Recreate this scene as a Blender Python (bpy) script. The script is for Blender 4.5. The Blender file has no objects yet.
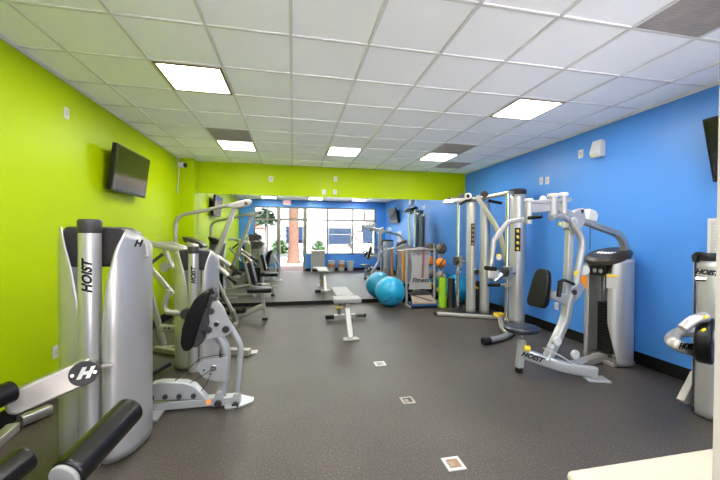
import bpy, bmesh, math, random
from mathutils import Vector, Matrix
random.seed(7)
C = bpy.context.scene.collection
sc = bpy.context.scene
PI = math.pi

# ------------------------------------------------------------------ camera
CAM = Vector((0, 0, 1.52))
FPX, YAW, PIT, ROL = 331.549, .199074, -.0111608, .0057577
_d = Vector((math.sin(YAW)*math.cos(PIT), math.cos(YAW)*math.cos(PIT), math.sin(PIT)))
_r0 = Vector((math.cos(YAW), -math.sin(YAW), 0)); _u0 = _r0.cross(_d)
_r = _r0*math.cos(ROL) + _u0*math.sin(ROL)
_u = _u0*math.cos(ROL) - _r0*math.sin(ROL)
cd = bpy.data.cameras.new('camera'); cam = bpy.data.objects.new('camera', cd); C.objects.link(cam)
cd.sensor_fit = 'HORIZONTAL'; cd.sensor_width = 36; cd.lens = FPX/720*36
cd.clip_start = .02; cd.clip_end = 200
M = Matrix((( _r.x, _u.x, -_d.x, CAM.x), (_r.y, _u.y, -_d.y, CAM.y), (_r.z, _u.z, -_d.z, CAM.z), (0, 0, 0, 1)))
cam.matrix_world = M
sc.camera = cam

def P(u, v, y=None, x=None, z=None):
    """point of the place seen at (u,v), at a known depth, side or height"""
    d = _d + _r*((u-360)/FPX) - _u*((v-240)/FPX)
    if y is not None: t = y/d.y
    elif x is not None: t = x/d.x
    else: t = (z-CAM.z)/d.z
    return CAM + d*t

# ------------------------------------------------------------------ materials
MATS = {}
def mat(name, col, rough=.5, metal=0., spec=.5, noise=None, bump=None, coat=0., emit=None):
    m = bpy.data.materials.new(name); m.use_nodes = True
    nt = m.node_tree; b = nt.nodes['Principled BSDF']
    b.inputs['Base Color'].default_value = (*col, 1); b.inputs['Roughness'].default_value = rough
    b.inputs['Metallic'].default_value = metal; b.inputs['Specular IOR Level'].default_value = spec
    b.inputs['Coat Weight'].default_value = coat
    if noise or bump:
        tc = nt.nodes.new('ShaderNodeTexCoord')
    if noise:
        scale, amt = noise
        n = nt.nodes.new('ShaderNodeTexNoise'); n.inputs['Scale'].default_value = scale; n.inputs['Detail'].default_value = 4
        nt.links.new(tc.outputs['Object'], n.inputs['Vector'])
        mx = nt.nodes.new('ShaderNodeMix'); mx.data_type = 'RGBA'
        mx.inputs['A'].default_value = (*[c*(1-amt) for c in col], 1)
        mx.inputs['B'].default_value = (*[min(1, c*(1+amt)) for c in col], 1)
        nt.links.new(n.outputs['Fac'], mx.inputs['Factor']); nt.links.new(mx.outputs['Result'], b.inputs['Base Color'])
    if bump:
        scale, st = bump
        n = nt.nodes.new('ShaderNodeTexNoise'); n.inputs['Scale'].default_value = scale; n.inputs['Detail'].default_value = 2
        nt.links.new(tc.outputs['Object'], n.inputs['Vector'])
        bp = nt.nodes.new('ShaderNodeBump'); bp.inputs['Strength'].default_value = st; bp.inputs['Distance'].default_value = .01
        nt.links.new(n.outputs['Fac'], bp.inputs['Height']); nt.links.new(bp.outputs['Normal'], b.inputs['Normal'])
    if emit:
        b.inputs['Emission Color'].default_value = (*emit[0], 1); b.inputs['Emission Strength'].default_value = emit[1]
    MATS[name] = m
    return m

GREEN = mat('lime_paint', (.37, .50, .0), .42, spec=.12, bump=(90, .03))
BLUE = mat('blue_paint', (.062, .24, .66), .42, spec=.4, bump=(90, .03))
TILE = mat('ceiling_tile', (.92, .935, .97), .9, noise=(60, .012), bump=(220, .08))
GRID = mat('ceiling_grid_white', (.66, .66, .66), .5)
BLACKB = mat('black_vinyl_base', (.004, .004, .0045), .45, spec=.3)
SILVER = mat('silver_powder_coat', (.44, .415, .385), .32, metal=.65, noise=(300, .03))
SHROUD = mat('silver_shroud', (.54, .53, .535), .34, metal=.6, noise=(400, .02))
WHITEM = mat('pale_powder_coat', (.43, .435, .45), .33, metal=.4)
CHROME = mat('chrome', (.82, .82, .82), .13, metal=1)
DARK = mat('dark_grey_plastic', (.038, .035, .038), .42, spec=.35)
BLACKP = mat('black_plastic', (.005, .005, .0055), .4, spec=.35)
FOAM = mat('black_foam_vinyl', (.006, .005, .0045), .27, spec=.45, bump=(60, .04))
PADB = mat('black_pad_vinyl', (.005, .005, .0055), .36, spec=.25, bump=(120, .03))
PADN = mat('dark_slate_pad_vinyl', (.014, .018, .028), .36, spec=.4)
PADG = mat('pale_grey_pad_vinyl', (.26, .255, .25), .42)
STEELD = mat('weight_plate_black', (.007, .007, .0075), .5, spec=.3)
CREAM = mat('cream_laminate', (.42, .375, .29), .35)
WHITE = mat('white_plastic', (.58, .58, .57), .4)
WHITEF = mat('white_door_frame', (.19, .172, .145), .45)
INK = mat('black_ink', (.004, .004, .005), .5, spec=.2)
PALEINK = mat('pale_lettering', (.75, .74, .70), .5)
YELLOW = mat('yellow_plastic', (.80, .55, .02), .4)
ORANGE = mat('orange_rubber', (.85, .25, .015), .45)
ORANGEB = mat('orange_band', (.50, .20, .03), .5)
PINK = mat('pink_red_band', (.28, .10, .10), .5)
RED = mat('red_letter', (.80, .03, .02), .5)
BALL = mat('turquoise_ball_vinyl', (.012, .30, .52), .28)
BALLG = mat('grey_medicine_ball', (.10, .085, .075), .55)
BALLK = mat('black_rubber_band', (.007, .007, .007), .5)
BALLW = mat('pale_medicine_ball', (.36, .29, .26), .5)
LIME = mat('lime_foam', (.24, .48, .01), .6)
SLATEF = mat('charcoal_foam', (.022, .021, .022), .65)
SCREEN = mat('dark_screen', (.008, .009, .011), .12, spec=.6)
BROWN = mat('brown_cap_plastic', (.035, .025, .02), .36, spec=.4)
GREYB = mat('grey_station_board', (.34, .33, .335), .5)
MATB = mat('blue_mat', (.012, .05, .14), .6)
TAN = mat('tan_chart', (.30, .24, .18), .6)
VENT = mat('dusty_grey_grille', (.34, .305, .285), .6, noise=(9, .25))
LIGHTF = mat('light_frame_bronze', (.28, .21, .13), .4, metal=.4)
BRASS = mat('brown_floor_socket', (.30, .16, .08), .4, metal=.3)
PAPER = mat('paper', (.46, .445, .42), .7)
STEELW = mat('grey_window_aluminium', (.13, .12, .105), .45, spec=.3)
BARK = mat('palm_bark', (.036, .018, .012), .95, spec=.1, noise=(6, .4), bump=(18, .6))
FROND = mat('palm_leaf', (.006, .016, .008), .7, spec=.1, noise=(5, .3))
SHRUB = mat('shrub_leaf', (.02, .04, .012), .8, spec=.1, noise=(12, .4))
PAVE = mat('pinkish_paving', (.52, .45, .43), .8, noise=(4, .1))
RENDERW = mat('white_render_wall', (.105, .105, .104), .9, spec=.1, noise=(3, .04))
DGLASS = mat('dark_shop_glass', (.004, .007, .014), .3, spec=.1)
AWN = mat('ochre_awning', (.05, .026, .010), .7)
REDF = mat('red_canvas', (.10, .006, .004), .7)
BLUELID = mat('blue_plastic', (.03, .20, .60), .4)

# floor: rubber with flecks
fm = bpy.data.materials.new('speckled_rubber'); fm.use_nodes = True; nt = fm.node_tree; b = nt.nodes['Principled BSDF']
tc = nt.nodes.new('ShaderNodeTexCoord')
v1 = nt.nodes.new('ShaderNodeTexNoise'); v1.inputs['Scale'].default_value = 85; v1.inputs['Detail'].default_value = 3; v1.inputs['Roughness'].default_value = .7
nt.links.new(tc.outputs['Object'], v1.inputs['Vector'])
cr = nt.nodes.new('ShaderNodeValToRGB'); e = cr.color_ramp.elements
e[0].position = .34; e[0].color = (.030, .024, .019, 1); e[1].position = .72; e[1].color = (.20, .165, .14, 1)
n_ = e.new(.56); n_.color = (.050, .040, .032, 1)
nt.links.new(v1.outputs['Fac'], cr.inputs['Fac'])
v2 = nt.nodes.new('ShaderNodeTexNoise'); v2.inputs['Scale'].default_value = 1.3; v2.inputs['Detail'].default_value = 5
nt.links.new(tc.outputs['Object'], v2.inputs['Vector'])
mr = nt.nodes.new('ShaderNodeMapRange'); mr.inputs['From Min'].default_value = .3; mr.inputs['From Max'].default_value = .7
mr.inputs['To Min'].default_value = .85; mr.inputs['To Max'].default_value = 1.2
nt.links.new(v2.outputs['Fac'], mr.inputs['Value'])
mx = nt.nodes.new('ShaderNodeMix'); mx.data_type = 'RGBA'; mx.blend_type = 'MULTIPLY'; mx.inputs['Factor'].default_value = 1
nt.links.new(cr.outputs['Color'], mx.inputs['A']); nt.links.new(mr.outputs['Result'], mx.inputs['B'])
nt.links.new(mx.outputs['Result'], b.inputs['Base Color'])
b.inputs['Roughness'].default_value = .47; b.inputs['Specular IOR Level'].default_value = .5
bp = nt.nodes.new('ShaderNodeBump'); bp.inputs['Strength'].default_value = .12; bp.inputs['Distance'].default_value = .004
nt.links.new(v1.outputs['Fac'], bp.inputs['Height']); nt.links.new(bp.outputs['Normal'], b.inputs['Normal'])
FLOOR = fm
# mirror
MIRROR = mat('mirror_silver', (.90, .93, .92), .004, metal=1)
# window glass
gm = bpy.data.materials.new('window_glass'); gm.use_nodes = True; nt = gm.node_tree
for n in list(nt.nodes):
    if n.type == 'BSDF_PRINCIPLED': nt.nodes.remove(n)
tr = nt.nodes.new('ShaderNodeBsdfTransparent'); tr.inputs['Color'].default_value = (.95, .97, .96, 1)
gl = nt.nodes.new('ShaderNodeBsdfGlossy'); gl.inputs['Roughness'].default_value = .02
fr = nt.nodes.new('ShaderNodeFresnel'); fr.inputs['IOR'].default_value = 1.45
ms = nt.nodes.new('ShaderNodeMixShader')
nt.links.new(fr.outputs['Fac'], ms.inputs['Fac']); nt.links.new(tr.outputs[0], ms.inputs[1]); nt.links.new(gl.outputs[0], ms.inputs[2])
nt.links.new(ms.outputs[0], nt.nodes['Material Output'].inputs['Surface'])
GLASS = gm
# lamp diffuser
dm = bpy.data.materials.new('lit_diffuser'); dm.use_nodes = True; nt = dm.node_tree; b = nt.nodes['Principled BSDF']
b.inputs['Base Color'].default_value = (.9, .88, .8, 1)
b.inputs['Emission Color'].default_value = (1, .97, .92, 1); b.inputs['Emission Strength'].default_value = 8.5
DIFF = dm

# ------------------------------------------------------------------ mesh kit
class B:
    def __init__(s): s.bm = bmesh.new()
    def box(s, c, d, rot=None, ez=0):
        g = bmesh.ops.create_cube(s.bm, size=1)
        m = Matrix.Diagonal((*d, 1))
        if rot is not None: m = rot.to_4x4() @ m
        elif ez: m = Matrix.Rotation(ez, 4, 'Z') @ m
        m = Matrix.Translation(c) @ m
        bmesh.ops.transform(s.bm, matrix=m, verts=g['verts']); return s
    def span(s, a, b_):
        a = Vector(a); b_ = Vector(b_); return s.box((a+b_)/2, [abs(x) for x in (b_-a)])
    def beam(s, p, q, w, h, up=(0, 0, 1)):
        p = Vector(p); q = Vector(q); t = (q-p); L = t.length; t.normalize()
        sd = t.cross(Vector(up)).normalized(); n = sd.cross(t)
        R = Matrix((sd, t, n)).transposed()
        return s.box((p+q)/2, (w, L, h), R)
    def cyl(s, p, q, r, r2=None, seg=24):
        p = Vector(p); q = Vector(q); t = q-p
        g = bmesh.ops.create_cone(s.bm, cap_ends=True, cap_tris=False, segments=seg, radius1=r, radius2=r if r2 is None else r2, depth=t.length)
        m = Matrix.Translation((p+q)/2) @ t.to_track_quat('Z', 'Y').to_matrix().to_4x4()
        bmesh.ops.transform(s.bm, matrix=m, verts=g['verts']); return s
    def sph(s, c, r, sc_=(1, 1, 1), seg=24):
        g = bmesh.ops.create_uvsphere(s.bm, u_segments=seg, v_segments=seg*2//3, radius=r)
        bmesh.ops.transform(s.bm, matrix=Matrix.Translation(c) @ Matrix.Diagonal((*sc_, 1)), verts=g['verts']); return s
    def tube(s, pts, r, fil=.0, seg=14, sec=None, up=None):
        """round (or flattened: sec=(w,h)) tube along pts with filleted corners"""
        pts = [Vector(p) for p in pts]
        path = [pts[0]]
        for i in range(1, len(pts)-1):
            a, b_, c = pts[i-1], pts[i], pts[i+1]
            u = (a-b_); v = (c-b_); d = min(fil, u.length*.48, v.length*.48)
            if d <= 1e-5: path.append(b_); continue
            s0 = b_+u.normalized()*d; s1 = b_+v.normalized()*d
            for k in range(7):
                t = k/6; path.append((1-t)**2*s0 + 2*t*(1-t)*b_ + t*t*s1)
        path.append(pts[-1])
        tan = []
        for i in range(len(path)):
            a = path[max(i-1, 0)]; c = path[min(i+1, len(path)-1)]; tan.append((c-a).normalized())
        n = Vector(up) if up else (Vector((0, 0, 1)) if abs(tan[0].z) < .9 else Vector((0, 1, 0)))
        n = (n - tan[0]*n.dot(tan[0])).normalized()
        rings = []
        for i, p in enumerate(path):
            if i: n = (n - tan[i]*n.dot(tan[i])).normalized()
            bn = tan[i].cross(n)
            ring = []
            for k in range(seg):
                a = 2*PI*k/seg
                ca, sa = math.cos(a), math.sin(a)
                if sec:
                    ex = .45
                    ca = math.copysign(abs(ca)**ex, ca)*sec[0]/2; sa = math.copysign(abs(sa)**ex, sa)*sec[1]/2
                else: ca *= r; sa *= r
                ring.append(s.bm.verts.new(p + bn*ca + n*sa))
            rings.append(ring)
        for i in range(len(rings)-1):
            for k in range(seg):
                s.bm.faces.new((rings[i][k], rings[i][(k+1) % seg], rings[i+1][(k+1) % seg], rings[i+1][k]))
        s.bm.faces.new(rings[0][::-1]); s.bm.faces.new(rings[-1]); return s
    def plate(s, pts, th):
        """polygon of 3D points extruded by the vector th, centred"""
        pts = [Vector(p) for p in pts]; th = Vector(th)
        a = [s.bm.verts.new(p-th/2) for p in pts]; b_ = [s.bm.verts.new(p+th/2) for p in pts]
        s.bm.faces.new(a[::-1]); s.bm.faces.new(b_)
        for i in range(len(pts)):
            j = (i+1) % len(pts); s.bm.faces.new((a[i], a[j], b_[j], b_[i]))
        return s
    def lathe(s, prof, o, seg=32, sx=1, sy=1, rz=0):
        rings = []
        for r, z in prof:
            rings.append([s.bm.verts.new(Vector(o)+Matrix.Rotation(rz, 3, 'Z') @ Vector((r*sx*math.cos(2*PI*k/seg), r*sy*math.sin(2*PI*k/seg), z))) for k in range(seg)])
        for i in range(len(rings)-1):
            for k in range(seg): s.bm.faces.new((rings[i][k], rings[i][(k+1) % seg], rings[i+1][(k+1) % seg], rings[i+1][k]))
        s.bm.faces.new(rings[0][::-1]); s.bm.faces.new(rings[-1]); return s
    def grid(s, rows):
        vs = [[s.bm.verts.new(p) for p in row] for row in rows]
        for i in range(len(vs)-1):
            for k in range(len(vs[0])-1): s.bm.faces.new((vs[i][k], vs[i][k+1], vs[i+1][k+1], vs[i+1][k]))
        return s

def obj(name, b_, m, parent=None, bevel=0, seg=2, smooth=True, solid=0, ang=40):
    me = bpy.data.meshes.new(name)
    bmesh.ops.recalc_face_normals(b_.bm, faces=b_.bm.faces)
    b_.bm.to_mesh(me); b_.bm.free()
    me.materials.append(m)
    if smooth:
        for p in me.polygons: p.use_smooth = True
        me.set_sharp_from_angle(angle=math.radians(ang))
    o = bpy.data.objects.new(name, me); C.objects.link(o)
    if solid:
        md = o.modifiers.new('thickness', 'SOLIDIFY'); md.thickness = solid; md.offset = 0
    if bevel:
        md = o.modifiers.new('bevel', 'BEVEL'); md.width = bevel; md.segments = seg; md.limit_method = 'ANGLE'; md.angle_limit = math.radians(35)
        if smooth: md.harden_normals = True
    if parent is not None: attach(o, parent)
    return o
def wm(o):
    m = Matrix.Translation(o.location) @ o.rotation_euler.to_matrix().to_4x4()
    return m
def attach(o, parent):
    o.parent = parent
    m = Matrix.Identity(4); p = parent; chain = []
    while p is not None: chain.append(p); p = p.parent
    for q in reversed(chain): m = m @ q.matrix_parent_inverse @ wm(q)
    o.matrix_parent_inverse = m.inverted()
def tag(o, label, cat, group=None, kind=None):
    o['label'] = label; o['category'] = cat
    if group: o['group'] = group
    if kind: o['kind'] = kind
    return o
def thing(name, loc, label, cat, group=None):
    o = bpy.data.objects.new(name, None); C.objects.link(o); o.location = loc; o.empty_display_size = .1
    return tag(o, label, cat, group)
def struct(name, b_, m, parent=None, **k):
    o = obj(name, b_, m, parent, **k)
    if parent is None: o['kind'] = 'structure'
    return o
def copy_tree(o, parent=None):
    c = o.copy(); C.objects.link(c)
    if parent is not None:
        c.parent = parent; c.matrix_parent_inverse = o.matrix_parent_inverse.copy()
    for ch in list(o.children): copy_tree(ch, c)
    return c
def text(name, body, size, o, xa, ya, m, parent, depth=.001, shear=.0, bold=.0, wrap=None, align='CENTER'):
    """lettering laid at o along xa (writing) and ya (up); wrap=(centre, radius): upright writing bent round a vertical tube"""
    cu = bpy.data.curves.new(name, 'FONT'); cu.body = body; cu.size = size; cu.shear = shear; cu.offset = bold
    cu.align_x = align; cu.align_y = 'CENTER'; cu.extrude = depth/2; cu.resolution_u = 3
    t = bpy.data.objects.new(name, cu); C.objects.link(t)
    dg = bpy.context.evaluated_depsgraph_get()
    me = bpy.data.meshes.new_from_object(t.evaluated_get(dg)); bpy.data.objects.remove(t); bpy.data.curves.remove(cu)
    if wrap:
        bm = bmesh.new(); bm.from_mesh(me)
        bmesh.ops.triangulate(bm, faces=bm.faces)
        for _ in range(3):
            bmesh.ops.subdivide_edges(bm, edges=[e for e in bm.edges if e.calc_length() > .012], cuts=1)
        bm.to_mesh(me); bm.free()
        c, r, ph = wrap
        for v in me.vertices:
            a = ph + v.co.y/r; R_ = r+v.co.z+depth/2
            v.co = Vector((c[0]-R_*math.sin(a), c[1]-R_*math.cos(a), c[2]+v.co.x))
    else:
        xa = Vector(xa).normalized(); ya = Vector(ya); ya = (ya - xa*ya.dot(xa)).normalized(); za = xa.cross(ya)
        for v in me.vertices: v.co = Vector(o) + xa*v.co.x + ya*v.co.y + za*(v.co.z+depth/2)
    me.materials.clear(); me.materials.append(m)
    ob = bpy.data.objects.new(name, me); C.objects.link(ob); attach(ob, parent); return ob
def lerp(tab, z):
    if z <= tab[0][0]: return tab[0][1]
    for (a, b0), (c, d) in zip(tab, tab[1:]):
        if z <= c: return b0+(d-b0)*(z-a)/(c-a)
    return tab[-1][1]
def shroud(name, c, a, b_, zs, th0, th1, m, parent, base=0., slope=0., rz=0., bulge=None, n=22):
    """curved sheet-metal cover: part of an elliptic cylinder whose open edges move with height"""
    R_ = Matrix.Rotation(rz, 3, 'Z'); rows = []
    zmax = zs[-1]
    for i in range(29):
        z = zs[0] + (zmax-zs[0])*i/28
        t0, t1 = lerp(th0, z), lerp(th1, z); row = []
        k = lerp(bulge, z) if bulge else 1
        for j in range(n+1):
            t = math.radians(t0+(t1-t0)*j/n)
            zz = z - abs(slope)*((j/n) if slope > 0 else (1-j/n))*(z/zmax)**6
            row.append(Vector(c) + R_ @ Vector((a*k*math.sin(t), -b_*k*math.cos(t), 0)) + Vector((0, 0, zz+base)))
        rows.append(row)
    return obj(name, B().grid(rows), m, parent, solid=.008)

# ------------------------------------------------------------------ the room
XL, XR, YF, YW, YO, H = -2.22, 4.09, 7.4, .26, .10, 3.05
struct('floor', B().span((XL-.1, YO, -.08), (XR+.1, YF+.1, 0)), FLOOR, smooth=False)
struct('ceiling', B().span((XL-.1, YO, H+.006), (XR+.1, YF+.1, H+.1)), TILE, smooth=False)
struct('wall_left', B().span((XL-.12, YO, 0), (XL, YF+.12, H+.05)), GREEN, smooth=False)
struct('wall_right', B().span((XR, YO, 0), (XR+.12, YF+.12, H+.05)), BLUE, smooth=False)
struct('wall_back', B().span((XL, YF+.012, 0), (XR, YF+.12, H+.05)), GREEN, smooth=False)
struct('wall_header', B().span((-1.94, YF, 2.39), (XR, YF+.014, H)), GREEN, smooth=False)
struct('wall_pier', B().span((XL, 7.14, 0), (-1.94, YF+.02, H)), GREEN, smooth=False)
# suspended grid
GX0, GY0, T = -1.851, 2.609, .61
g = B()
k = 0
x = GX0
while x < XR:
    g.span((x-.012, YO+.05, H-.004), (x+.012, YF, H+.008)); x += T
y = GY0 - 4*T
while y < YF:
    g.span((XL, y-.012, H-.003), (XR, y+.012, H+.008)); y += T
struct('trim_1', g, GRID, smooth=False)
struct('trim_2', B().span((XL, YW, H-.022), (XL+.022, 7.14, H+.004)).span((XR-.022, YW, H-.022), (XR, YF, H+.004)), GRID, smooth=False)
struct('baseboard_left', B().span((XL, YW, 0), (XL+.012, 7.14, .145)), BLACKB, smooth=False)
struct('baseboard_right', B().span((XR-.012, YW, 0), (XR, YF, .145)), BLACKB, smooth=False)
struct('baseboard_back', B().span((-1.94, YF-.012, 0), (XR, YF+.012, .085)), BLACKB, smooth=False)
struct('baseboard_front', B().span((XL, YW, 0), (-.6, YW+.012, .12)).span((.52, YW, 0), (XR, YW+.012, .12)), BLACKB, smooth=False)
mir = obj('wall_mirror', B().span((-1.935, YF-.006, .087), (XR-.002, YF+.011, 2.39)), MIRROR, smooth=False)
tag(mir, 'wall-wide frameless mirror under the green header', 'mirror')

# window wall behind the camera, seen in the mirror
struct('wall_front', B().span((XL, YO, 2.76), (XR, YW, H+.05)).span((XL, YO, 0), (-.62, YW, .72)).span((.52, YO, 0), (XR, YW, .72))
       .span((XL, YO, .72), (-1.62, YW, 2.76)).span((3.66, YO, .72), (XR, YW, 2.76)), BLUE, smooth=False)
def window(name, xs, z0, z1, zt):
    f = B(); x0, x1 = xs[0], xs[-1]; w = .03
    for q in xs: f.span((q-w, YO+.03, z0), (q+w, YW-.03, z1))
    for q, h_ in ((z0+.025, .025), (z1-.025, .025), (zt, .03)): f.span((x0, YO+.035, q-h_), (x1, YW-.035, q+h_))
    fo = struct(name, f, STEELW, smooth=False)
    struct('window_pane', B().span((x0, .175, z0), (x1, .181, z1)), GLASS, fo, smooth=False)
    return fo
window('window_1', [-1.59, -1.08, -.65], .72, 2.76, 2.22)
window('window_2', [.55, 1.479, 2.615, 3.63], .72, 2.76, 2.22)
# open door way with fixed light over it
f = B().span((-.62, YO-.01, 0), (-.53, YW, 2.76)).span((.424, YO-.01, 0), (.52, YW, 2.76)).span((-.53, YO, 2.17), (.43, YW, 2.27)).span((-.53, YO, 2.70), (.43, YW, 2.76))
dfo = struct('door_1', f, WHITEF, smooth=False)
struct('window_pane', B().span((-.53, .175, 2.27), (.43, .181, 2.70)), GLASS, dfo, smooth=False)
ex = thing('exit_sign', (-.26, YW+.03, 2.86), 'white exit sign with red letters over the doorway, seen in the mirror', 'sign')
obj('housing', B().span((-.42, YW, 2.84), (-.10, YW+.05, 3.035)), mat('lit_sign_white', (.5, .5, .49), .5, emit=((1, .98, .95), .10)), ex, bevel=.006)
text('lettering', 'EXIT', .17, (-.26, YW+.051, 2.938), (-1, 0, 0), (0, 0, 1), mat('lit_sign_red', (.7, .02, .015), .5, emit=((1, .03, .02), .10)), ex, .002, bold=.004)

# ------------------------------------------------------------------ ceiling lights and grilles
def cell(i, j): return GX0+i*T, GY0+j*T
LG = 'square recessed ceiling lights'
lights = [(1, 1, 'square ceiling light panel nearest the green wall, high on the left'),
          (7, 1, 'square ceiling light panel nearest the blue wall, right of centre'),
          (1, 5, 'far ceiling light panel beside a grille, left of the far row'),
          (4, 5, 'middle ceiling light panel of the far row, without a grille'),
          (7, 5, 'far ceiling light panel in front of the two dark grilles on the right'),
          (1, -3, 'ceiling light near the window, left of the three in the mirror'),
          (4, -3, 'ceiling light near the window, middle of the three in the mirror'),
          (7, -3, 'ceiling light near the window, right of the three in the mirror')]
proto = None
for (i, j, lab) in lights:
    x, y = cell(i, j)
    if proto is None:
        proto = thing('ceiling_light', (x+T/2, y+T/2, H), lab, 'ceiling light', LG)
        a = .014; z0, z1 = H-.008, H+.006; q = .028
        obj('frame', B().span((x+a, y+a, z0), (x+a+q, y+T-a, z1)).span((x+T-a-q, y+a, z0), (x+T-a, y+T-a, z1)).span((x+a+q, y+a, z0), (x+T-a-q, y+a+q, z1)).span((x+a+q, y+T-a-q, z0), (x+T-a-q, y+T-a, z1)), LIGHTF, proto, smooth=False)
        obj('diffuser', B().span((x+a+q, y+a+q, H-.003), (x+T-a-q, y+T-a-q, H+.005)), DIFF, proto, smooth=False)
        src = proto
    else:
        o = copy_tree(src); o.location = (x+T/2, y+T/2, H); o['label'] = lab
proto = None
for (i, j, lab) in [(1, 4, 'dusty ceiling grille in front of the left far light'), (7, 4, 'brown-grey ceiling grille in front of the right far light'),
                    (8, 6, 'farthest ceiling grille, near the blue and green corner'), (7, -2, 'large-looking ceiling grille nearest, at the upper right')]:
    x, y = cell(i, j)
    if proto is None:
        proto = thing('ceiling_vent', (x+T/2, y+T/2, H), lab, 'ceiling vent', 'ceiling grilles')
        obj('panel', B().span((x+.014, y+.014, H-.001), (x+T-.014, y+T-.014, H+.005)), VENT, proto, smooth=False)
        s_ = B()
        for n in range(23): s_.box((x+T/2, y+.036+n*.0245, H-.003), (T-.05, .010, .003))
        obj('grille', s_, VENT, proto, smooth=False)
        src = proto
    else:
        o = copy_tree(src); o.location = (x+T/2, y+T/2, H); o['label'] = lab

# ------------------------------------------------------------------ small wall things
def wallplate(c, nrm, w, h_, label, cat='wall plate', name='wall_plate', group=None, slots=True):
    c = Vector(c); nrm = Vector(nrm); t = nrm.cross(Vector((0, 0, 1)))
    o = thing(name, c, label, cat, group)
    R_ = Matrix((t, nrm, Vector((0, 0, 1)))).transposed()
    obj('cover', B().box(c+nrm*.004, (w, .008, h_), R_), WHITE, o, bevel=.003)
    if slots:
        obj('insert', B().box(c+nrm*.0095, (w*.42, .004, h_*.5), R_), PAPER, o, bevel=.001)
    return o
wallplate(P(66, 113, x=XL), (1, 0, 0), .075, .115, 'white blank plate high on the green wall, left of the television')
wallplate(P(177, 159, x=XL), (1, 0, 0), .09, .11, 'small white box on the green wall by the pier', 'sensor', 'wall_sensor')
wallplate(P(55, 352, x=XL), (1, 0, 0), .075, .12, 'white socket low on the green wall beside the nearest weight tower', 'socket', 'wall_socket')
wallplate(P(541.5, 181, x=XR), (-1, 0, 0), .075, .12, 'left of the pair of white plates on the blue wall', group='plate pair on the blue wall')
wallplate(P(547.5, 180.5, x=XR), (-1, 0, 0), .075, .12, 'right of the pair of white plates on the blue wall', group='plate pair on the blue wall')
wallplate(P(581, 154, x=XR), (-1, 0, 0), .08, .12, 'white plate left of the wall speaker on the blue wall')
wallplate(P(557, 306, x=XR), (-1, 0, 0), .08, .12, 'white socket low on the blue wall behind the seat pad', 'socket', 'wall_socket')
wallplate(P(271, 179, y=YF), (0, -1, 0), .085, .12, 'white plate on the green header, left half')
wallplate(P(335.5, 179, y=YF), (0, -1, 0), .07, .11, 'upper white plate on the green header, above a pair', )
wallplate(P(324, 192, y=YF), (0, -1, 0), .08, .10, 'left plate of the low pair at the lower edge of the header', group='low plate pair on the header')
wallplate(P(335, 192, y=YF), (0, -1, 0), .08, .10, 'right plate of the low pair at the lower edge of the header', group='low plate pair on the header')
# wall speaker
c = P(601, 149, x=XR)
o = thing('wall_speaker', c, 'white wedge wall speaker high on the blue wall', 'speaker')
obj('body', B().plate([c+Vector((0, 0, .10)), c+Vector((-.07, 0, .115)), c+Vector((-.12, 0, -.06)), c+Vector((-.09, 0, -.115)), c+Vector((0, 0, -.115))], (0, .15, 0)), WHITE, o, bevel=.015, seg=3)
obj('badge', B().box(c+Vector((-.107, .03, -.092)), (.02, .035, .012)), YELLOW, o)
# security camera
c = P(178.5, 165, x=XL)
o = thing('security_camera', c, 'small white dome camera on the green wall by the pier', 'camera')
obj('bracket', B().box(c+Vector((.02, 0, .0)), (.04, .10, .10)), WHITE, o, bevel=.01)
obj('housing', B().cyl(c+Vector((.03, 0, 0)), c+Vector((.12, -.02, .0)), .055), WHITE, o, bevel=.01)
obj('lens', B().sph(c+Vector((.12, -.025, -.005)), .047), BLACKP, o)
cb = P(177, 187, x=XL)
obj('cable', B().tube([c+Vector((.012, 0, -.05)), (c.x+.012, c.y-.02, (c.z+cb.z)/2), (XL+.012, cb.y, cb.z)], .006, .05), PALEINK, o)
wallplate(P(177.5, 190, x=XL), (1, 0, 0), .06, .12, 'small white plate under the dome camera', slots=False)
# televisions
def tv(x, y0, y1, z0, z1, sgn, tilt, label, yaw=0):
    zc, yc = (z0+z1)/2, (y0+y1)/2
    o = thing('television', (x, yc, zc), label, 'television')
    R_ = Matrix.Rotation(yaw, 3, 'Z') @ Matrix.Rotation(sgn*tilt, 3, 'Y')
    c = Vector((x, yc, zc)); w, h_ = y1-y0, z1-z0
    obj('casing', B().box(c, (.055, w, h_), R_), BLACKP, o, bevel=.006)
    obj('screen', B().box(c + R_ @ Vector((sgn*.028, 0, .008)), (.004, w-.04, h_-.055), R_), SCREEN, o, smooth=False)
    xw = XL if sgn > 0 else XR
    br = B().box((xw+sgn*.012, yc, zc), (.024, .30, .34)).beam((xw+sgn*.02, yc, zc), c - R_ @ Vector((sgn*.02, 0, 0)), .06, .10)
    obj('wall_bracket', br, BLACKP, o, bevel=.003)
    return o
tv(-2.09, 4.40, 5.32, 2.05, 2.61, 1, math.radians(7), 'black flat television tilted down on the green wall')
tv(3.935, 1.42, 2.48, 2.06, 2.67, -1, math.radians(14), 'black flat television on the blue wall at the right edge')
# notice on the right wall
o = thing('notice_board', (XR, 2.40, 1.54), 'white framed notice on the blue wall above the right tower', 'notice')
obj('frame', B().span((XR-.015, 2.12, 1.33), (XR, 2.575, 1.72)), WHITE, o, bevel=.004)
obj('sheet', B().span((XR-.018, 2.15, 1.36), (XR-.0145, 2.545, 1.69)), PAPER, o, smooth=False)
ln = B()
for n in range(9): ln.span((XR-.0195, 2.20 if n % 3 else 2.3, 1.64-n*.033), (XR-.0178, 2.52, 1.648-n*.033))
obj('print', ln, GRID, o, smooth=False)

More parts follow.
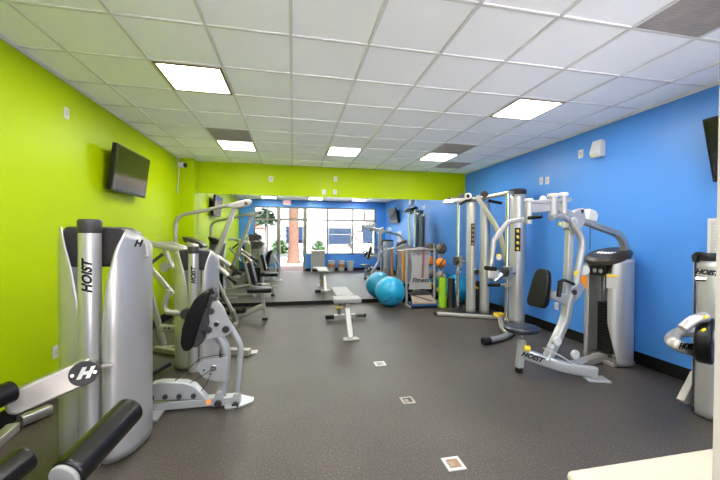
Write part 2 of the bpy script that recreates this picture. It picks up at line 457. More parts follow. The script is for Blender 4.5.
# ------------------------------------------------------------------ floor boxes
def floorbox(u, v, s_, label, inner, rim=WHITE, rz=0.):
    c = P(u, v, z=0); o = thing('floor_socket', (c.x, c.y, 0), label, 'floor socket', 'floor sockets in a row')
    R_ = Matrix.Rotation(rz, 3, 'Z')
    f_ = B()
    for sx, sy, w, d in ((0, 1, 1, .16), (0, -1, 1, .16), (1, 0, .16, .7), (-1, 0, .16, .7)):
        f_.box(Vector((c.x, c.y, .003)) + R_ @ Vector((sx*s_*.42, sy*s_*.42, 0)), (w*s_, d*s_, .006), R_)
    obj('rim', f_, rim, o, smooth=False)
    obj('cover', B().box((c.x, c.y, .0025), (s_*.70, s_*.70, .005), R_), inner, o, smooth=False)
    obj('lid', B().box(Vector((c.x, c.y, .006)) + R_ @ Vector((-.12*s_, -.08*s_, 0)), (s_*.3, s_*.34, .004), R_), TAN, o, smooth=False)
floorbox(453.5, 464, .125, 'white-rimmed floor socket nearest the viewer', BRASS)
floorbox(407.5, 400.5, .12, 'worn dark floor socket, middle of the row of three', DARK, rim=VENT)
floorbox(380, 364, .13, 'white-rimmed floor socket nearest the bench', VENT)

# ------------------------------------------------------------------ cream cabinet in the corner of the picture
o = thing('storage_cabinet', (1.03, .52, 0), 'cream cabinet with rounded top beside the doorway', 'cabinet')
obj('top', B().span((.715, .29, .865), (1.36, .755, .90)), CREAM, o, bevel=.016, seg=4)
obj('body', B().span((.76, .31, .12), (1.32, .725, .865)), GREYB, o, bevel=.006)
obj('door', B().span((.78, .725, .15), (1.30, .738, .84)), GREYB, o, bevel=.004)
obj('handle', B().tube([(.98, .738, .76), (.98, .762, .76), (1.10, .762, .76), (1.10, .738, .76)], .006, .012), DARK, o)
for x in (.775, 1.305):
    for y in (.335, .71): obj('leg', B().span((x-.02, y-.02, 0), (x+.02, y+.02, .12)), WHITE, o, bevel=.003)

# ------------------------------------------------------------------ exercise machines
V = Vector
def tower(root, O, s_, sz, logo=True):
    """weight tower seen from behind: round upright between two curved covers, dark cap"""
    ox, oy = O
    def q(dx, dy, z): return V((ox+dx*s_, oy+dy*s_, z*sz))
    zs = [0.02, 1.56]
    shroud('shroud', q(.108, .23, 0), .14*s_, .26*s_, [.02, 1.56*sz], [(0, -12), (.9*sz, -12), (1.2*sz, 0), (1.42*sz, 18), (1.56*sz, 40)], [(0, 150)], SHROUD, root, slope=.16)
    shroud('shroud', q(-.095, .25, 0), .19*s_, .22*s_, [.02, 1.57*sz], [(0, -150)], [(0, 22), (.75*sz, 20), (1.0*sz, 8), (1.3*sz, -8), (1.57*sz, -34)], SHROUD, root, slope=-.10)
    # cap
    cp = B()
    cp.plate([q(-.205, .2, 1.575), q(-.235, .2, 1.50), q(-.18, .2, 1.30), q(.11, .2, 1.30), q(.17, .2, 1.335), q(.235, .2, 1.44), q(.19, .2, 1.535), q(.13, .2, 1.575)], (0, .21*s_, 0))
    obj('top_cap', cp, DARK, root, bevel=.022, seg=3)
    t = obj('main_tube', B().tube([q(0, 0, 0.005), q(0, 0, 1.535)], .062*s_, seg=32), SHROUD, root)
    obj('tube_cap', B().lathe([(.063*s_, 1.53*sz), (.066*s_, 1.535*sz), (.066*s_, 1.61*sz), (.058*s_, 1.62*sz)], (ox, oy, 0)), DARK, root)
    if logo:
        text('lettering', 'HOIST', .072*s_, None, None, None, INK, root, .002, shear=.35, bold=.003, wrap=((ox, oy, 1.25*sz), .062*s_, math.radians(-14)))
    w = B()
    for k in range(12): w.box(q(.0, .32, .12+k*.045), (.24*s_, .14*s_, .041*sz))
    obj('weight_stack', w, STEELD, root, bevel=.003)
    obj('guide_rod', B().cyl(q(.035, .22, .06), q(.035, .22, 1.32), .006), BLACKP, root)
    obj('base_plate', B().span(q(-.22, .08, .0), q(.20, .44, 0)+V((0, 0, .05))), SILVER, root, bevel=.006)

# --- nearest machine: weight tower, lever with badge, rocking back pad
o = thing('leg_press_machine', (-1.2, 2.75, 0), 'silver machine with tall tower, round badge and black back pad, nearest the green wall', 'exercise machine')
tower(o, (-1.30, 2.47), 1, 1)
Y2 = 3.15
a_, b_ = P(84, 372, y=2.27), P(13, 403, y=2.12)
nrm = V((.45, -.88, .12)).normalized()
dirv = (b_-a_).normalized()
side = dirv.cross(nrm).normalized()
lv = B()
w0, w1 = .074, .066
lv.plate([a_+side*w0-dirv*.05, a_+side*w0+dirv*.05, b_+side*w1, b_+side*w1*.6+dirv*.03, b_-side*w1*.6+dirv*.03, b_-side*w1, a_-side*w0+dirv*.05, a_-side*w0-dirv*.05], nrm*.075)
lever = obj('lever_arm', lv, SILVER, o, bevel=.016, seg=3)
obj('pivot_axle', B().cyl(a_-nrm*.02, V((-1.285, 2.47, a_.z)), .035), SILVER, o)
bd = obj('badge', B().cyl(a_+nrm*.03, a_+nrm*.05, .070, seg=40), DARK, o, bevel=.006)
text('lettering', 'H', .085, a_+nrm*.0505, V((1, 0, 0)) - nrm*nrm.x, (0, 0, 1), PALEINK, bd, .003, shear=.35, bold=.006)
for s_ in (-1, 1): obj('bolt', B().cyl(a_+nrm*.049+s_*.052*V((1, .4, 0)).normalized(), a_+nrm*.055+s_*.052*V((1, .4, 0)).normalized(), .008), CHROME, bd)
c = P(-8, 398, y=2.0)
obj('foam_roller', B().tube([c+V((.02, .10, -.01)), c+V((-.20, -.35, -.05))], .058, seg=24), FOAM, o, bevel=.012, seg=3)
# link lug between lever and shroud
obj('lug', B().beam(P(101, 366, y=2.40), P(113, 365, y=2.42), .03, .02), SILVER, o, bevel=.003)
# base rail to the right
ra0, rb0 = P(150, 413, y=Y2), P(236, 394, y=Y2)
rl = B().span((ra0.x, Y2-.045, .012), (rb0.x, Y2+.045, .082))
obj('base_rail', rl, WHITEM, o, bevel=.010, seg=3)
hs = B().plate([P(150, 398, y=Y2), P(150, 386, y=Y2), P(154, 382, y=Y2), P(162, 380, y=Y2), P(186, 380.5, y=Y2), P(196, 384, y=Y2), P(209, 398, y=Y2)], (0, .09, 0))
obj('rail_cover', hs, WHITEM, o, bevel=.014, seg=3)
for u, v in ((165, 397), (179, 396.5), (193.5, 396), (151.5, 398)):
    p = P(u, v, y=Y2-.056); obj('bumper', B().cyl(p+V((0, .004, 0)), p-V((0, .006, 0)), .022, seg=20), DARK, o, bevel=.003)
fp = B().plate([P(222, 397, z=.012), P(238, 394, z=.012), P(254, 398, z=.012), P(253, 402, z=.012), P(243, 406, z=.012), P(225, 409, z=.012)], (0, 0, .018))
obj('foot_plate', fp, WHITEM, o, bevel=.004)
obj('foot_plate', B().span((-1.28, 2.95, 0), (-1.08, 3.25, .02)), WHITEM, o, bevel=.004)
u1 = B().tube([P(220, 398, y=Y2), P(225, 382, y=Y2), P(226.5, 348, y=Y2), P(219, 336, y=Y2), P(206, 331, y=Y2)], .040, .09, seg=18)
obj('rocker_tube', u1, WHITEM, o)
u2 = B().tube([P(237, 398, y=Y2-.02), P(241, 345, y=Y2-.02), P(233, 331, y=Y2-.02), P(221, 313, y=Y2-.02)], .027, .06, seg=16)
obj('link_tube', u2, WHITEM, o)
for u, v in ((219.5, 400), (236.5, 401.5)):
    bb = B(); p = P(u, v, y=Y2-.015); bb.plate([p+V((-.05, 0, -.035)), p+V((-.04, 0, .03)), p+V((-.015, 0, .095)), p+V((.025, 0, .095)), p+V((.045, 0, -.035))], (0, .11, 0))
    h = obj('hinge_bracket', bb, WHITEM, o, bevel=.008)
    obj('bolt', B().cyl(p+V((0, -.05, 0)), p+V((0, -.08, 0)), .030, seg=20), DARK, h, bevel=.006)
pl = B().plate([P(205.5, 340, y=Y2-.09), P(208, 312, y=Y2-.09), P(211, 302, y=Y2-.09), P(218, 300.5, y=Y2-.09), P(223, 306, y=Y2-.09), P(231, 324, y=Y2-.09), P(232, 331, y=Y2-.09), P(228, 335, y=Y2-.09)], (0, .02, 0))
pt = obj('pivot_plate', pl, WHITEM, o, bevel=.006)
pl2 = B().plate([P(205.5, 340, y=Y2+.09), P(211, 302, y=Y2+.09), P(218, 300.5, y=Y2+.09), P(231, 324, y=Y2+.09), P(228, 335, y=Y2+.09)], (0, .02, 0))
obj('pivot_plate', pl2, WHITEM, o, bevel=.006)
for u, v, r in ((211.5, 311, .026), (217, 323.5, .024), (208.5, 329.5, .030), (226, 329, .030)):
    p = P(u, v, y=Y2-.1); obj('bolt', B().cyl(p, p+V((0, -.022, 0)), r, seg=20), DARK if r != .024 else CHROME, pt, bevel=.005)
pl = B().plate([P(196, 369, y=Y2-.07), P(199, 362, y=Y2-.07), P(206, 358.5, y=Y2-.07), P(228, 357, y=Y2-.07), P(226, 381, y=Y2-.07), P(216, 381.5, y=Y2-.07), P(204, 377.5, y=Y2-.07)], (0, .02, 0))
pt = obj('stop_plate', pl, WHITEM, o, bevel=.006)
p = P(213.5, 367.5, y=Y2-.08); obj('bolt', B().cyl(p, p+V((0, -.02, 0)), .028, seg=20), CHROME, pt, bevel=.004)
for u, v in ((204, 370), (210.5, 374)):
    p = P(u, v, y=Y2-.08); obj('bolt', B().cyl(p, p+V((0, -.01, 0)), .008), DARK, pt)
# back pad, seen from its back
YA, YB = Y2-.02, Y2+.0
pd = B().plate([P(u, v, y=Y2+.02) for u, v in ((213, 288.5), (206, 290), (199, 297), (192, 309), (187.5, 324), (186, 338), (188, 345), (194, 346), (199, 340), (203, 325), (208, 310), (213, 297))], (0, .34, 0))
obj('back_pad', pd, PADB, o, bevel=.028, seg=4)
sh = B().plate([P(u, v, y=Y2-.02) for u, v in ((214, 292), (208, 297), (201, 312), (194.5, 330), (192, 343), (200, 344), (207, 338), (208, 330), (212, 320), (211, 312), (214, 302), (216, 296))], (0, .22, 0))
bk = obj('back_shell', sh, DARK, o, bevel=.014, seg=3)
for u, v in ((203, 332), (206.5, 306)):
    p = P(u, v, y=Y2-.13); obj('bolt', B().cyl(p, p+V((0, -.008, 0)), .014), BLACKP, bk)
obj('top_lug', B().beam(P(210, 292, y=Y2-.05), P(215, 290, y=Y2-.05), .10, .05), BLACKP, o, bevel=.008)
for pts in (((175, 381), (200, 358), (225, 354)), ((190, 383), (205, 374), (214, 369)), ((201, 391), (207, 383), (210, 376))):
    obj('cable', B().tube([P(u, v, y=Y2-.10) for u, v in pts], .003, .05, seg=8), BLACKP, o)
obj('sticker', B().cyl(P(208.5, 402, y=Y2-.051), P(208.5, 402, y=Y2-.054), .022, seg=16), ORANGE, o)
text('lettering', 'H', .06, P(137.5, 243.5, y=2.475), (.75, .66, 0), (0, 0, 1), INK, o, .002, shear=.35, bold=.003)
lug = B().tube([P(146, 243, y=2.62), P(148.5, 256, y=2.62), P(145, 256.5, y=2.62)], .012, .01)
obj('stop_pin', lug, SILVER, o)

# --- second machine: shorter tower and lever arms
o = thing('leg_extension_machine', (-1.1, 4.15, 0), 'silver machine with shorter tower and lever arms, second along the green wall', 'exercise machine')
tower(o, (-1.085, 3.98), .87, .862)
def bm_(name, pts, Y, w, m=SILVER, fil=.05, sec=None, r=None, dy=None):
    q = [P(u, v, y=(Y if dy is None else Y+dy*i)) for i, (u, v) in enumerate(pts)]
    return obj(name, B().tube(q, r or w/2, fil, seg=16, sec=sec), m, o)
bm_('lever_arm', [(144, 242.5), (163, 246), (190, 252)], 4.5, .09, sec=(.075, .075))
bm_('lever_arm', [(150, 244), (172, 243.5), (186, 249)], 4.75, .07, sec=(.045, .06))
bm_('brace', [(146, 263), (160, 279), (173, 294)], 4.6, .09, sec=(.055, .06))
bm_('link', [(164, 246), (168, 257), (173, 268)], 4.55, .06, sec=(.05, .08))
bm_('shock_absorber', [(148, 266), (155, 260), (163, 254)], 4.5, .04, DARK)
p = P(163.5, 267.5, y=4.5); obj('cam_plate', B().cyl(p, p+V((.01, .025, 0)), .06, seg=32), PADG, o, bevel=.004)
bm_('leg', [(147, 283), (156, 314), (164, 345)], 4.85, .06, sec=(.065, .065))
fpp = P(163, 347.5, z=.01); obj('foot_plate', B().box(fpp+V((0, 0, .0)), (.24, .12, .02)), SILVER, o, bevel=.005)
bm_('crossbar', [(160, 328), (176, 328.5)], 4.7, .08, sec=(.08, .09))
for u in (165, 169): 
    p = P(u, 328, y=4.655); obj('bolt', B().cyl(p, p+V((0, -.01, 0)), .014), DARK, o)
bm_('side_tube', [(169, 290), (164.5, 304), (165.5, 312), (186, 313.5)], 4.05, .065, fil=.10)
p = P(187, 313.5, y=3.95); obj('joint_disc', B().cyl(p+V((0, .05, 0)), p+V((0, -.05, 0)), .06), DARK, o, bevel=.01)
obj('pedal', B().beam(P(146, 375, z=.07), P(168, 363.5, z=.07), .10, .05), PADN, o, bevel=.012)
obj('base_beam', B().beam((-1.05, 4.52, .045), P(250, 352, z=.045), .10, .08), SILVER, o, bevel=.012)
fc = P(250, 352.3, z=.008); obj('foot_plate', B().box(fc, (.18, .13, .016)), SILVER, o, bevel=.004)
obj('base_beam', B().beam((-1.75, 4.75, .04), (-1.10, 4.35, .04), .08, .06), SILVER, o, bevel=.008)

# --- third machine near the mirror: pulldown with arch
o = thing('pulldown_machine', (-1.2, 6.25, 0), 'tall silver pulldown machine with overhead arch in front of the mirror', 'exercise machine')
YL = 6.15
pa = [P(175.4, 330, y=YL), P(175.4, 216, y=YL), P(205, 210.5, y=YL), P(246, 201.5, y=YL)]
pa[0].z = .03
obj('arch_tube', B().tube(pa, .045, .17, seg=16, sec=(.06, .07)), SILVER, o)
hd = B().plate([P(228, 206.5, y=YL), P(238, 202, y=YL), P(248, 199.5, y=YL), P(252, 200, y=YL), P(251.5, 203, y=YL), P(248, 206, y=YL), P(238, 208.5, y=YL), P(233, 209, y=YL)], (0, .12, 0))
obj('head', hd, SILVER, o, bevel=.018, seg=3)
p = P(246, 203.5, y=YL-.065); obj('pulley', B().cyl(p, p+V((0, .13, 0)), .03), BROWN, o, bevel=.006)
p0, p1 = P(234.5, 208, y=YL), P(205, 285, y=YL)
d = (p1-p0); p2 = p0 + d*((p0.z-.06)/-d.z)
obj('mast', B().beam(p0, p2, .08, .085, up=(0, 1, 0)), SILVER, o, bevel=.015)
tw = P(195.5, 240, y=6.5)
shroud('shroud', V((tw.x, 6.5, 0)), .17, .2, [.03, 1.44], [(0, -120), (1.1, -120), (1.44, -80)], [(0, 120), (1.1, 120), (1.44, 60)], SHROUD, o, slope=.10)
obj('top_cap', B().plate([P(184.5, 236.5, y=6.5), P(190, 237.5, y=6.5), P(202, 242, y=6.5), P(206.5, 246, y=6.5), P(203, 248.5, y=6.5), P(193, 246, y=6.5), P(186, 241, y=6.5)], (0, .34, 0)), BROWN, o, bevel=.02, seg=3)
w = B()
for k in range(10): w.box((tw.x, 6.56, .15+k*.05), (.2, .12, .045))
obj('weight_stack', w, STEELD, o, bevel=.003)
obj('base_rail', B().beam((-2.0, 6.15, .04), (-.95, 6.15, .04), .09, .07), SILVER, o, bevel=.01)
obj('base_rail', B().beam((-1.9, 6.5, .03), (-1.3, 6.5, .03), .09, .06), SILVER, o, bevel=.01)
sb = B().tube([P(233, 317.5, y=6.18), P(247, 313.5, y=6.18), P(258, 308, y=6.18), P(264.5, 305.5, y=6.18)], .05, .1, seg=14, sec=(.09, .10))
obj('seat_beam', sb, SILVER, o)
la, lb = P(262.3, 294, y=6.18), P(265, 319, y=6.18); lb.z = .02
obj('seat_post', B().beam(la, lb, .06, .06, up=(0, 1, 0)), SILVER, o, bevel=.008)
obj('foot_cap', B().cyl(V((lb.x, lb.y, 0)), V((lb.x, lb.y, .05)), .05), BLACKP, o, bevel=.008)
st = (P(249, 289.5, y=6.18)+P(271, 289.5, y=6.18))/2
obj('seat', B().box((st.x, 6.18, st.z), (.42, .34, .085)), PADB, o, bevel=.03, seg=3)
ba, bb_ = P(249.5, 262, y=6.18), P(255, 284, y=6.18)
obj('back_pad', B().beam(ba, bb_, .28, .075, up=(1, 0, .3)), PADB, o, bevel=.025, seg=3)
obj('back_frame', B().beam(ba+V((-.06, 0, 0)), bb_+V((-.06, 0, -.05)), .06, .05, up=(1, 0, .3)), SILVER, o, bevel=.008)
for (a1, a2, a3, a4, dy) in (((214, 256), (222, 259), (230, 266), (242, 274), -.12), ((212, 264), (220, 268), (228, 276), (237, 283), -.32)):
    obj('arm', B().tube([P(*a1, y=YL+dy), P(*a2, y=YL+dy), P(*a3, y=YL+dy)], .038, .06), SILVER, o)
    obj('grip', B().tube([P(*a3, y=YL+dy), P(*a4, y=YL+dy)], .034), FOAM, o, bevel=.006)
bb2 = [P(218, 282, y=5.85), P(225, 297, y=5.85), P(232, 310, y=5.85)]
obj('strut', B().tube(bb2, .03, sec=(.05, .06)), SILVER, o)
p = P(237, 311, y=6.0)
obj('foam_roller', B().cyl(p+V((-.16, .05, -.02)), p+V((.14, -.05, .03)), .055), FOAM, o, bevel=.012)
obj('strut_foot', B().beam(bb2[2]+V((0, 0, .0)), V((bb2[2].x+.06, 5.95, .04)), .08, .06), SILVER, o, bevel=.008)
obj('base_cross', B().beam(V((bb2[2].x+.06, 5.75, .03)), V((bb2[2].x+.06, 6.35, .03)), .07, .06), SILVER, o, bevel=.008)

# --- leg curl machine whose rollers reach into the lower left corner
o = thing('leg_curl_machine', (-1.45, 1.15, 0), 'leg curl machine reaching into the lower left corner with black foam rollers', 'exercise machine')
r0, r1 = V((-.775, 1.33, .675)), V((-.70, 1.63, .752))
obj('foam_roller', B().cyl(r0, r1, .060, seg=36), FOAM, o, bevel=.016, seg=4)
dr = (r1-r0).normalized()
obj('roller_cap', B().cyl(r0-dr*.016, r0+dr*.002, .052, seg=32), PADG, o, bevel=.006)
r2, r3 = P(29, 456, y=1.62), V((-1.22, 1.22, .50))
obj('foam_roller', B().cyl(r3, r2, .056, seg=32), FOAM, o, bevel=.02, seg=4)
obj('roller_axle', B().tube([r0-dr*.03, r0-dr*.09, V((-1.0, 1.04, .50)), r3-V((0, .08, .03)), r3], .018, .05), CHROME, o)
obj('swing_arm', B().tube([V((-1.0, 1.04, .50)), V((-1.15, 1.02, .44)), V((-1.38, 1.05, .42))], .03, .05, sec=(.07, .05)), SILVER, o)
obj('base_rail', B().span((-2.05, 1.08, 0), (-1.05, 1.18, .07)), SILVER, o, bevel=.01)
obj('base_cross', B().span((-1.95, .95, 0), (-1.86, 1.65, .07)), SILVER, o, bevel=.01)
obj('upright', B().beam((-1.42, 1.13, .07), (-1.42, 1.13, .60), .09, .08, up=(0, 1, 0)), SILVER, o, bevel=.01)
obj('seat', B().box((-1.55, 1.13, .56), (.46, .38, .09)), PADB, o, bevel=.03, seg=3)
obj('back_pad', B().beam((-1.78, 1.13, .62), (-1.93, 1.13, 1.22), .34, .08, up=(1, 0, .2)), PADB, o, bevel=.03, seg=3)
obj('back_post', B().beam((-1.80, 1.13, .05), (-2.0, 1.13, 1.05), .08, .06, up=(1, 0, 0)), SILVER, o, bevel=.01)
obj('floor_frame', B().tube([P(20, 421, z=.05)+V((0, 0, 0)), P(50, 409, z=.05)], .05, sec=(.09, .08)), SILVER, o)
obj('floor_frame', B().beam((-1.9, 1.6, .035), P(14, 427, z=.035), .08, .07), SILVER, o, bevel=.01)

# --- elliptical behind the viewer by the window (seen in the mirror)
o = thing('elliptical_trainer', (-1.35, .62, 0), 'dark elliptical trainer with console by the window, seen in the mirror', 'cardio machine')
obj('base_rail', B().span((-2.0, .56, 0), (-.75, .68, .08)), SILVER, o, bevel=.01)
for x in (-1.97, -.80): obj('base_foot', B().span((x-.04, .36, 0), (x+.04, .88, .06)), BLACKP, o, bevel=.01)
obj('drive_housing', B().lathe([(.30, -.07), (.33, -.05), (.33, .05), (.30, .07)], (0, 0, 0)), DARK, o)
dh = bpy.data.objects['drive_housing']; dh.data.transform(Matrix.Translation((-1.66, .62, .42)) @ Matrix.Rotation(PI/2, 4, 'X'))
obj('mast', B().beam((-1.62, .62, .5), (-1.50, .62, 1.42), .09, .08, up=(1, 0, 0)), SILVER, o, bevel=.01)
cs = obj('console', B().box((-1.50, .62, 1.48), (.10, .42, .26), Matrix.Rotation(-.35, 3, 'Y')), DARK, o, bevel=.02, seg=3)
obj('console_panel', B().box((-1.455, .62, 1.44), (.10, .34, .07), Matrix.Rotation(-.35, 3, 'Y')), CREAM, cs, bevel=.008)
for s_ in (-1, 1):
    y = .62+s_*.21
    obj('handle_arm', B().tube([(-1.60, y, .35), (-1.56, y, 1.0), (-1.36, y, 1.25), (-1.30, y, 1.50)], .022, .15), CHROME, o)
    obj('grip', B().tube([(-1.36, y, 1.25), (-1.30, y, 1.50)], .028, .02), FOAM, o)
    obj('pedal_bar', B().tube([(-1.60, y, .35), (-1.2, y, .24+.05*s_), (-.85, y, .22)], .025, .1), SILVER, o)
    obj('pedal', B().box((-1.12, y, .29+.04*s_), (.36, .14, .05)), BLACKP, o, bevel=.012)

# --- adjustable bench
o = thing('weight_bench', (1.0, 5.3, 0), 'flat weight bench with pale grey pads in front of the mirror', 'bench')
ft = P(350, 338.5, z=0); XB = ft.x
zt = .60
y0 = 4.80
def XBc(y): return .80 + (y-4.77)*.10
sc_ = P(348, 302, y=y0)
obj('seat_pad', B().box((sc_.x, y0+.13, zt-.035), (.41, .30, .07)), PADG, o, bevel=.022, seg=3)
obj('back_pad', B().box((sc_.x+.02, y0+.75, zt-.035), (.29, .86, .07)), PADG, o, bevel=.022, seg=3)
obj('pad_frame', B().span((sc_.x-.035, y0+.02, zt-.13), (sc_.x+.035, y0+1.12, zt-.075)), SILVER, o, bevel=.008)
obj('front_post', B().beam((XB, 4.80, .02), (sc_.x, y0+.14, zt-.09), .085, .07, up=(0, 1, 0)), SILVER, o, bevel=.012)
obj('front_foot', B().plate([(XB-.12, 4.72, .012), (XB+.12, 4.72, .012), (XB+.10, 4.84, .012), (XB-.10, 4.84, .012)], (0, 0, .024)), SILVER, o, bevel=.006)
obj('rear_post', B().beam((sc_.x+.05, 6.1, .06), (sc_.x+.03, y0+1.05, zt-.1), .07, .06, up=(0, 1, 0)), SILVER, o, bevel=.01)
ra, rb = P(327, 317, z=.06), P(364, 315, z=.06)
obj('rear_foot', B().beam(ra, rb, .09, .07), SILVER, o, bevel=.01)
rd = (rb-ra).normalized()
obj('foot_cap', B().beam(ra-rd*.03, ra+rd*.13, .095, .08), BLACKP, o, bevel=.015)
obj('foot_cap', B().beam(rb+rd*.03, rb-rd*.18, .09, .075), BLACKP, o, bevel=.015)
obj('adjuster', B().cyl((sc_.x-.08, 5.62, .28), (sc_.x+.04, 5.66, .30), .018), YELLOW, o, bevel=.006)
obj('support_link', B().beam((sc_.x-.01, 5.45, zt-.1), (sc_.x+.02, 5.95, .14), .05, .05), SILVER, o, bevel=.006)

# --- dual pulley trainer in the far right corner
o = thing('cable_trainer', (3.6, 5.5, 0), 'tall silver dual pulley cable trainer against the blue wall by the mirror', 'exercise machine')
zt = 2.27
c1, c2, cf = (3.42, 5.93), (3.63, 5.80), (3.80, 5.10)
shroud('shroud', (*c1, 0), .085, .10, [.05, 2.20], [(0, -150)], [(0, 150)], SHROUD, o)
shroud('shroud', (*c2, 0), .085, .10, [.05, 2.18], [(0, -150)], [(0, 150)], SHROUD, o)
shroud('shroud', (*cf, 0), .13, .15, [.05, 2.26], [(0, -150)], [(0, 150)], SHROUD, o)
obj('top_cap', B().lathe([(.135, 2.25), (.14, 2.26), (.14, 2.33), (.12, 2.345)], (*cf, 0), sy=1.15), DARK, o)
obj('guide_post', B().cyl((3.275, 6.165, .05), (3.275, 6.165, 2.24), .036), CHROME, o)
p2 = P(506.5, 330, y=5.0)
obj('guide_post', B().cyl((p2.x, 5.0, .05), (p2.x, 5.0, 2.25), .036), CHROME, o)
for (x, y, z) in ((3.275, 6.165, 1.02), (p2.x, 5.0, .92)):
    k = obj('carriage', B().box((x, y-.02, z), (.11, .11, .22)), SILVER, o, bevel=.012)
    obj('pulley', B().cyl((x-.11, y-.05, z+.02), (x-.05, y-.05, z+.02), .085), DARK, k, bevel=.008)
    obj('knob', B().cyl((x+.05, y-.02, z), (x+.13, y-.03, z), .025, .032), CHROME, k, bevel=.004)
    obj('collar', B().cyl((x, y, z-.24), (x, y, z-.18), .05), SILVER, k, bevel=.004)
w = B()
wx, wy = (c1[0]+c2[0])/2, (c1[1]+c2[1])/2+.03
for k in range(14): w.box((wx, wy, .12+k*.04), (.10, .14, .036))
obj('weight_stack', w, STEELD, o, bevel=.002)
p = P(477, 272, y=5.78)
obj('weight_ring', B().cyl(p, p+V((.0, .02, 0)), .065), CHROME, o, bevel=.004)
obj('weight_ring', B().cyl(p+V((0, -.004, 0)), p+V((.0, .01, 0)), .048), DARK, o)
p = P(477.5, 288, y=5.78); obj('selector_pin', B().cyl(p, p+V((0, .06, 0)), .02), YELLOW, o)
# instruction strips
for (cc, r, a, z0, z1) in ((c1, .10, 18, 1.35, 1.78), (cf, .15, 34, 1.28, 1.68)):
    xx = cc[0]-r*.88*math.sin(math.radians(a))-.004; yy = cc[1]-r*math.cos(math.radians(a))-.006
    Rz = Matrix.Rotation(-math.radians(a*.8), 3, 'Z')
    s0 = obj('instruction_strip', B().box((xx, yy, (z0+z1)/2), (.065 if cc is c1 else .09, .006, z1-z0), Rz), BLACKP, o)
    ic = B()
    for k in range(5 if cc is c1 else 4):
        zz = z0+(k+.5)*(z1-z0)/(5 if cc is c1 else 4)
        ic.cyl(V((xx, yy, zz))+Rz @ V((0, -.003, 0)), V((xx, yy, zz))+Rz @ V((0, -.005, 0)), .022, seg=12)
        ic.box(V((xx, yy, zz-.022))+Rz @ V((.008, -.004, 0)), (.03, .003, .014), Rz)
    obj('pictograms', ic, TAN if cc is c1 else YELLOW, s0, smooth=False)
# top frame
L_ = V((2.98, 6.2, 2.23))
obj('top_beam', B().tube([L_, (3.42, 5.95, 2.25), (3.66, 5.5, 2.285), (cf[0]-.02, cf[1], 2.31)], .04, .1, sec=(.07, .075)), SILVER, o)
obj('top_beam', B().tube([(3.275, 6.165, 2.23), (3.42, 5.93, 2.25), (3.63, 5.80, 2.25)], .03, .05, sec=(.06, .06)), SILVER, o)
obj('top_beam', B().tube([(p2.x-.02, 5.0, 2.25), (cf[0], cf[1], 2.28)], .04, sec=(.08, .07)), SILVER, o)
for (a1, a2, m_) in (((2.95, 6.2, 2.20), (3.12, 6.1, 2.20), SILVER), ((3.20, 6.02, 2.16), (3.37, 5.85, 2.27), BLACKP), ((3.58, 5.62, 2.20), (3.82, 5.56, 2.15), BLACKP), ((3.14, 6.2, 2.29), (3.30, 6.1, 2.30), BLACKP)):
    obj('chin_grip', B().cyl(a1, a2, .028), m_, o, bevel=.005)
for (x, y, z, r) in ((3.36, 5.98, 2.31, .055), (3.06, 6.16, 2.27, .045), (3.52, 5.66, 2.33, .06), (3.28, 6.08, 2.33, .05)):
    k = obj('pulley', B().cyl((x-.02, y-.02, z), (x+.02, y+.02, z), r), BROWN if r > .05 else DARK, o, bevel=.006)
p = P(468.5, 196, y=5.85); obj('pulley', B().cyl(p, p+V((.02, .05, 0)), .065), SILVER, o, bevel=.006)
p = P(468.5, 196, y=5.84); obj('pulley_hub', B().cyl(p, p+V((.0, .02, 0)), .035), DARK, o, bevel=.004)
obj('diagonal_brace', B().tube([P(477, 196, y=5.72), P(500, 233, y=5.35), P(507, 262, y=5.22)], .04, .5, sec=(.04, .10)), SILVER, o)
# base
obj('base_rail', B().beam(P(437, 313.5, z=.04), P(500, 317.5, z=.04), .10, .06), SILVER, o, bevel=.012)
e0 = P(437, 313.5, z=.03); obj('foot_cap', B().box(e0, (.10, .14, .06)), BLACKP, o, bevel=.012)
obj('base_block', B().box(P(499.5, 315, z=.09), (.16, .16, .08)), YELLOW, o, bevel=.015)
obj('base_tube', B().tube([P(500, 318, z=.06), P(502, 328, z=.09), P(507, 333, z=.09), (cf[0], cf[1]-.05, .06)], .04, .12), SILVER, o)
obj('front_foot', B().tube([P(485, 341, z=.045), P(503, 338, z=.045), P(516, 329, z=.05), (cf[0]+.05, cf[1], .05)], .045, .2), SILVER, o)
f0 = P(484.5, 341, z=.045); f1 = P(490, 340.3, z=.045)
obj('foot_cap', B().cyl(f0-(f1-f0)*.3, f1, .052), BLACKP, o, bevel=.012)
p = P(494, 285, y=5.1); obj('foot_peg', B().cyl(p+V((-.10, .03, 0)), p+V((.10, -.02, 0)), .028), FOAM, o, bevel=.006)
obj('foot_peg_arm', B().cyl(p+V((.10, -.02, 0)), V((cf[0]-.08, cf[1]-.02, p.z)), .02), SILVER, o)
for (x, y) in ((3.335, 6.10), (3.355, 6.06)): obj('cable', B().cyl((x, y, 1.05), (x, y, 2.2), .004, seg=8), DARK, o)

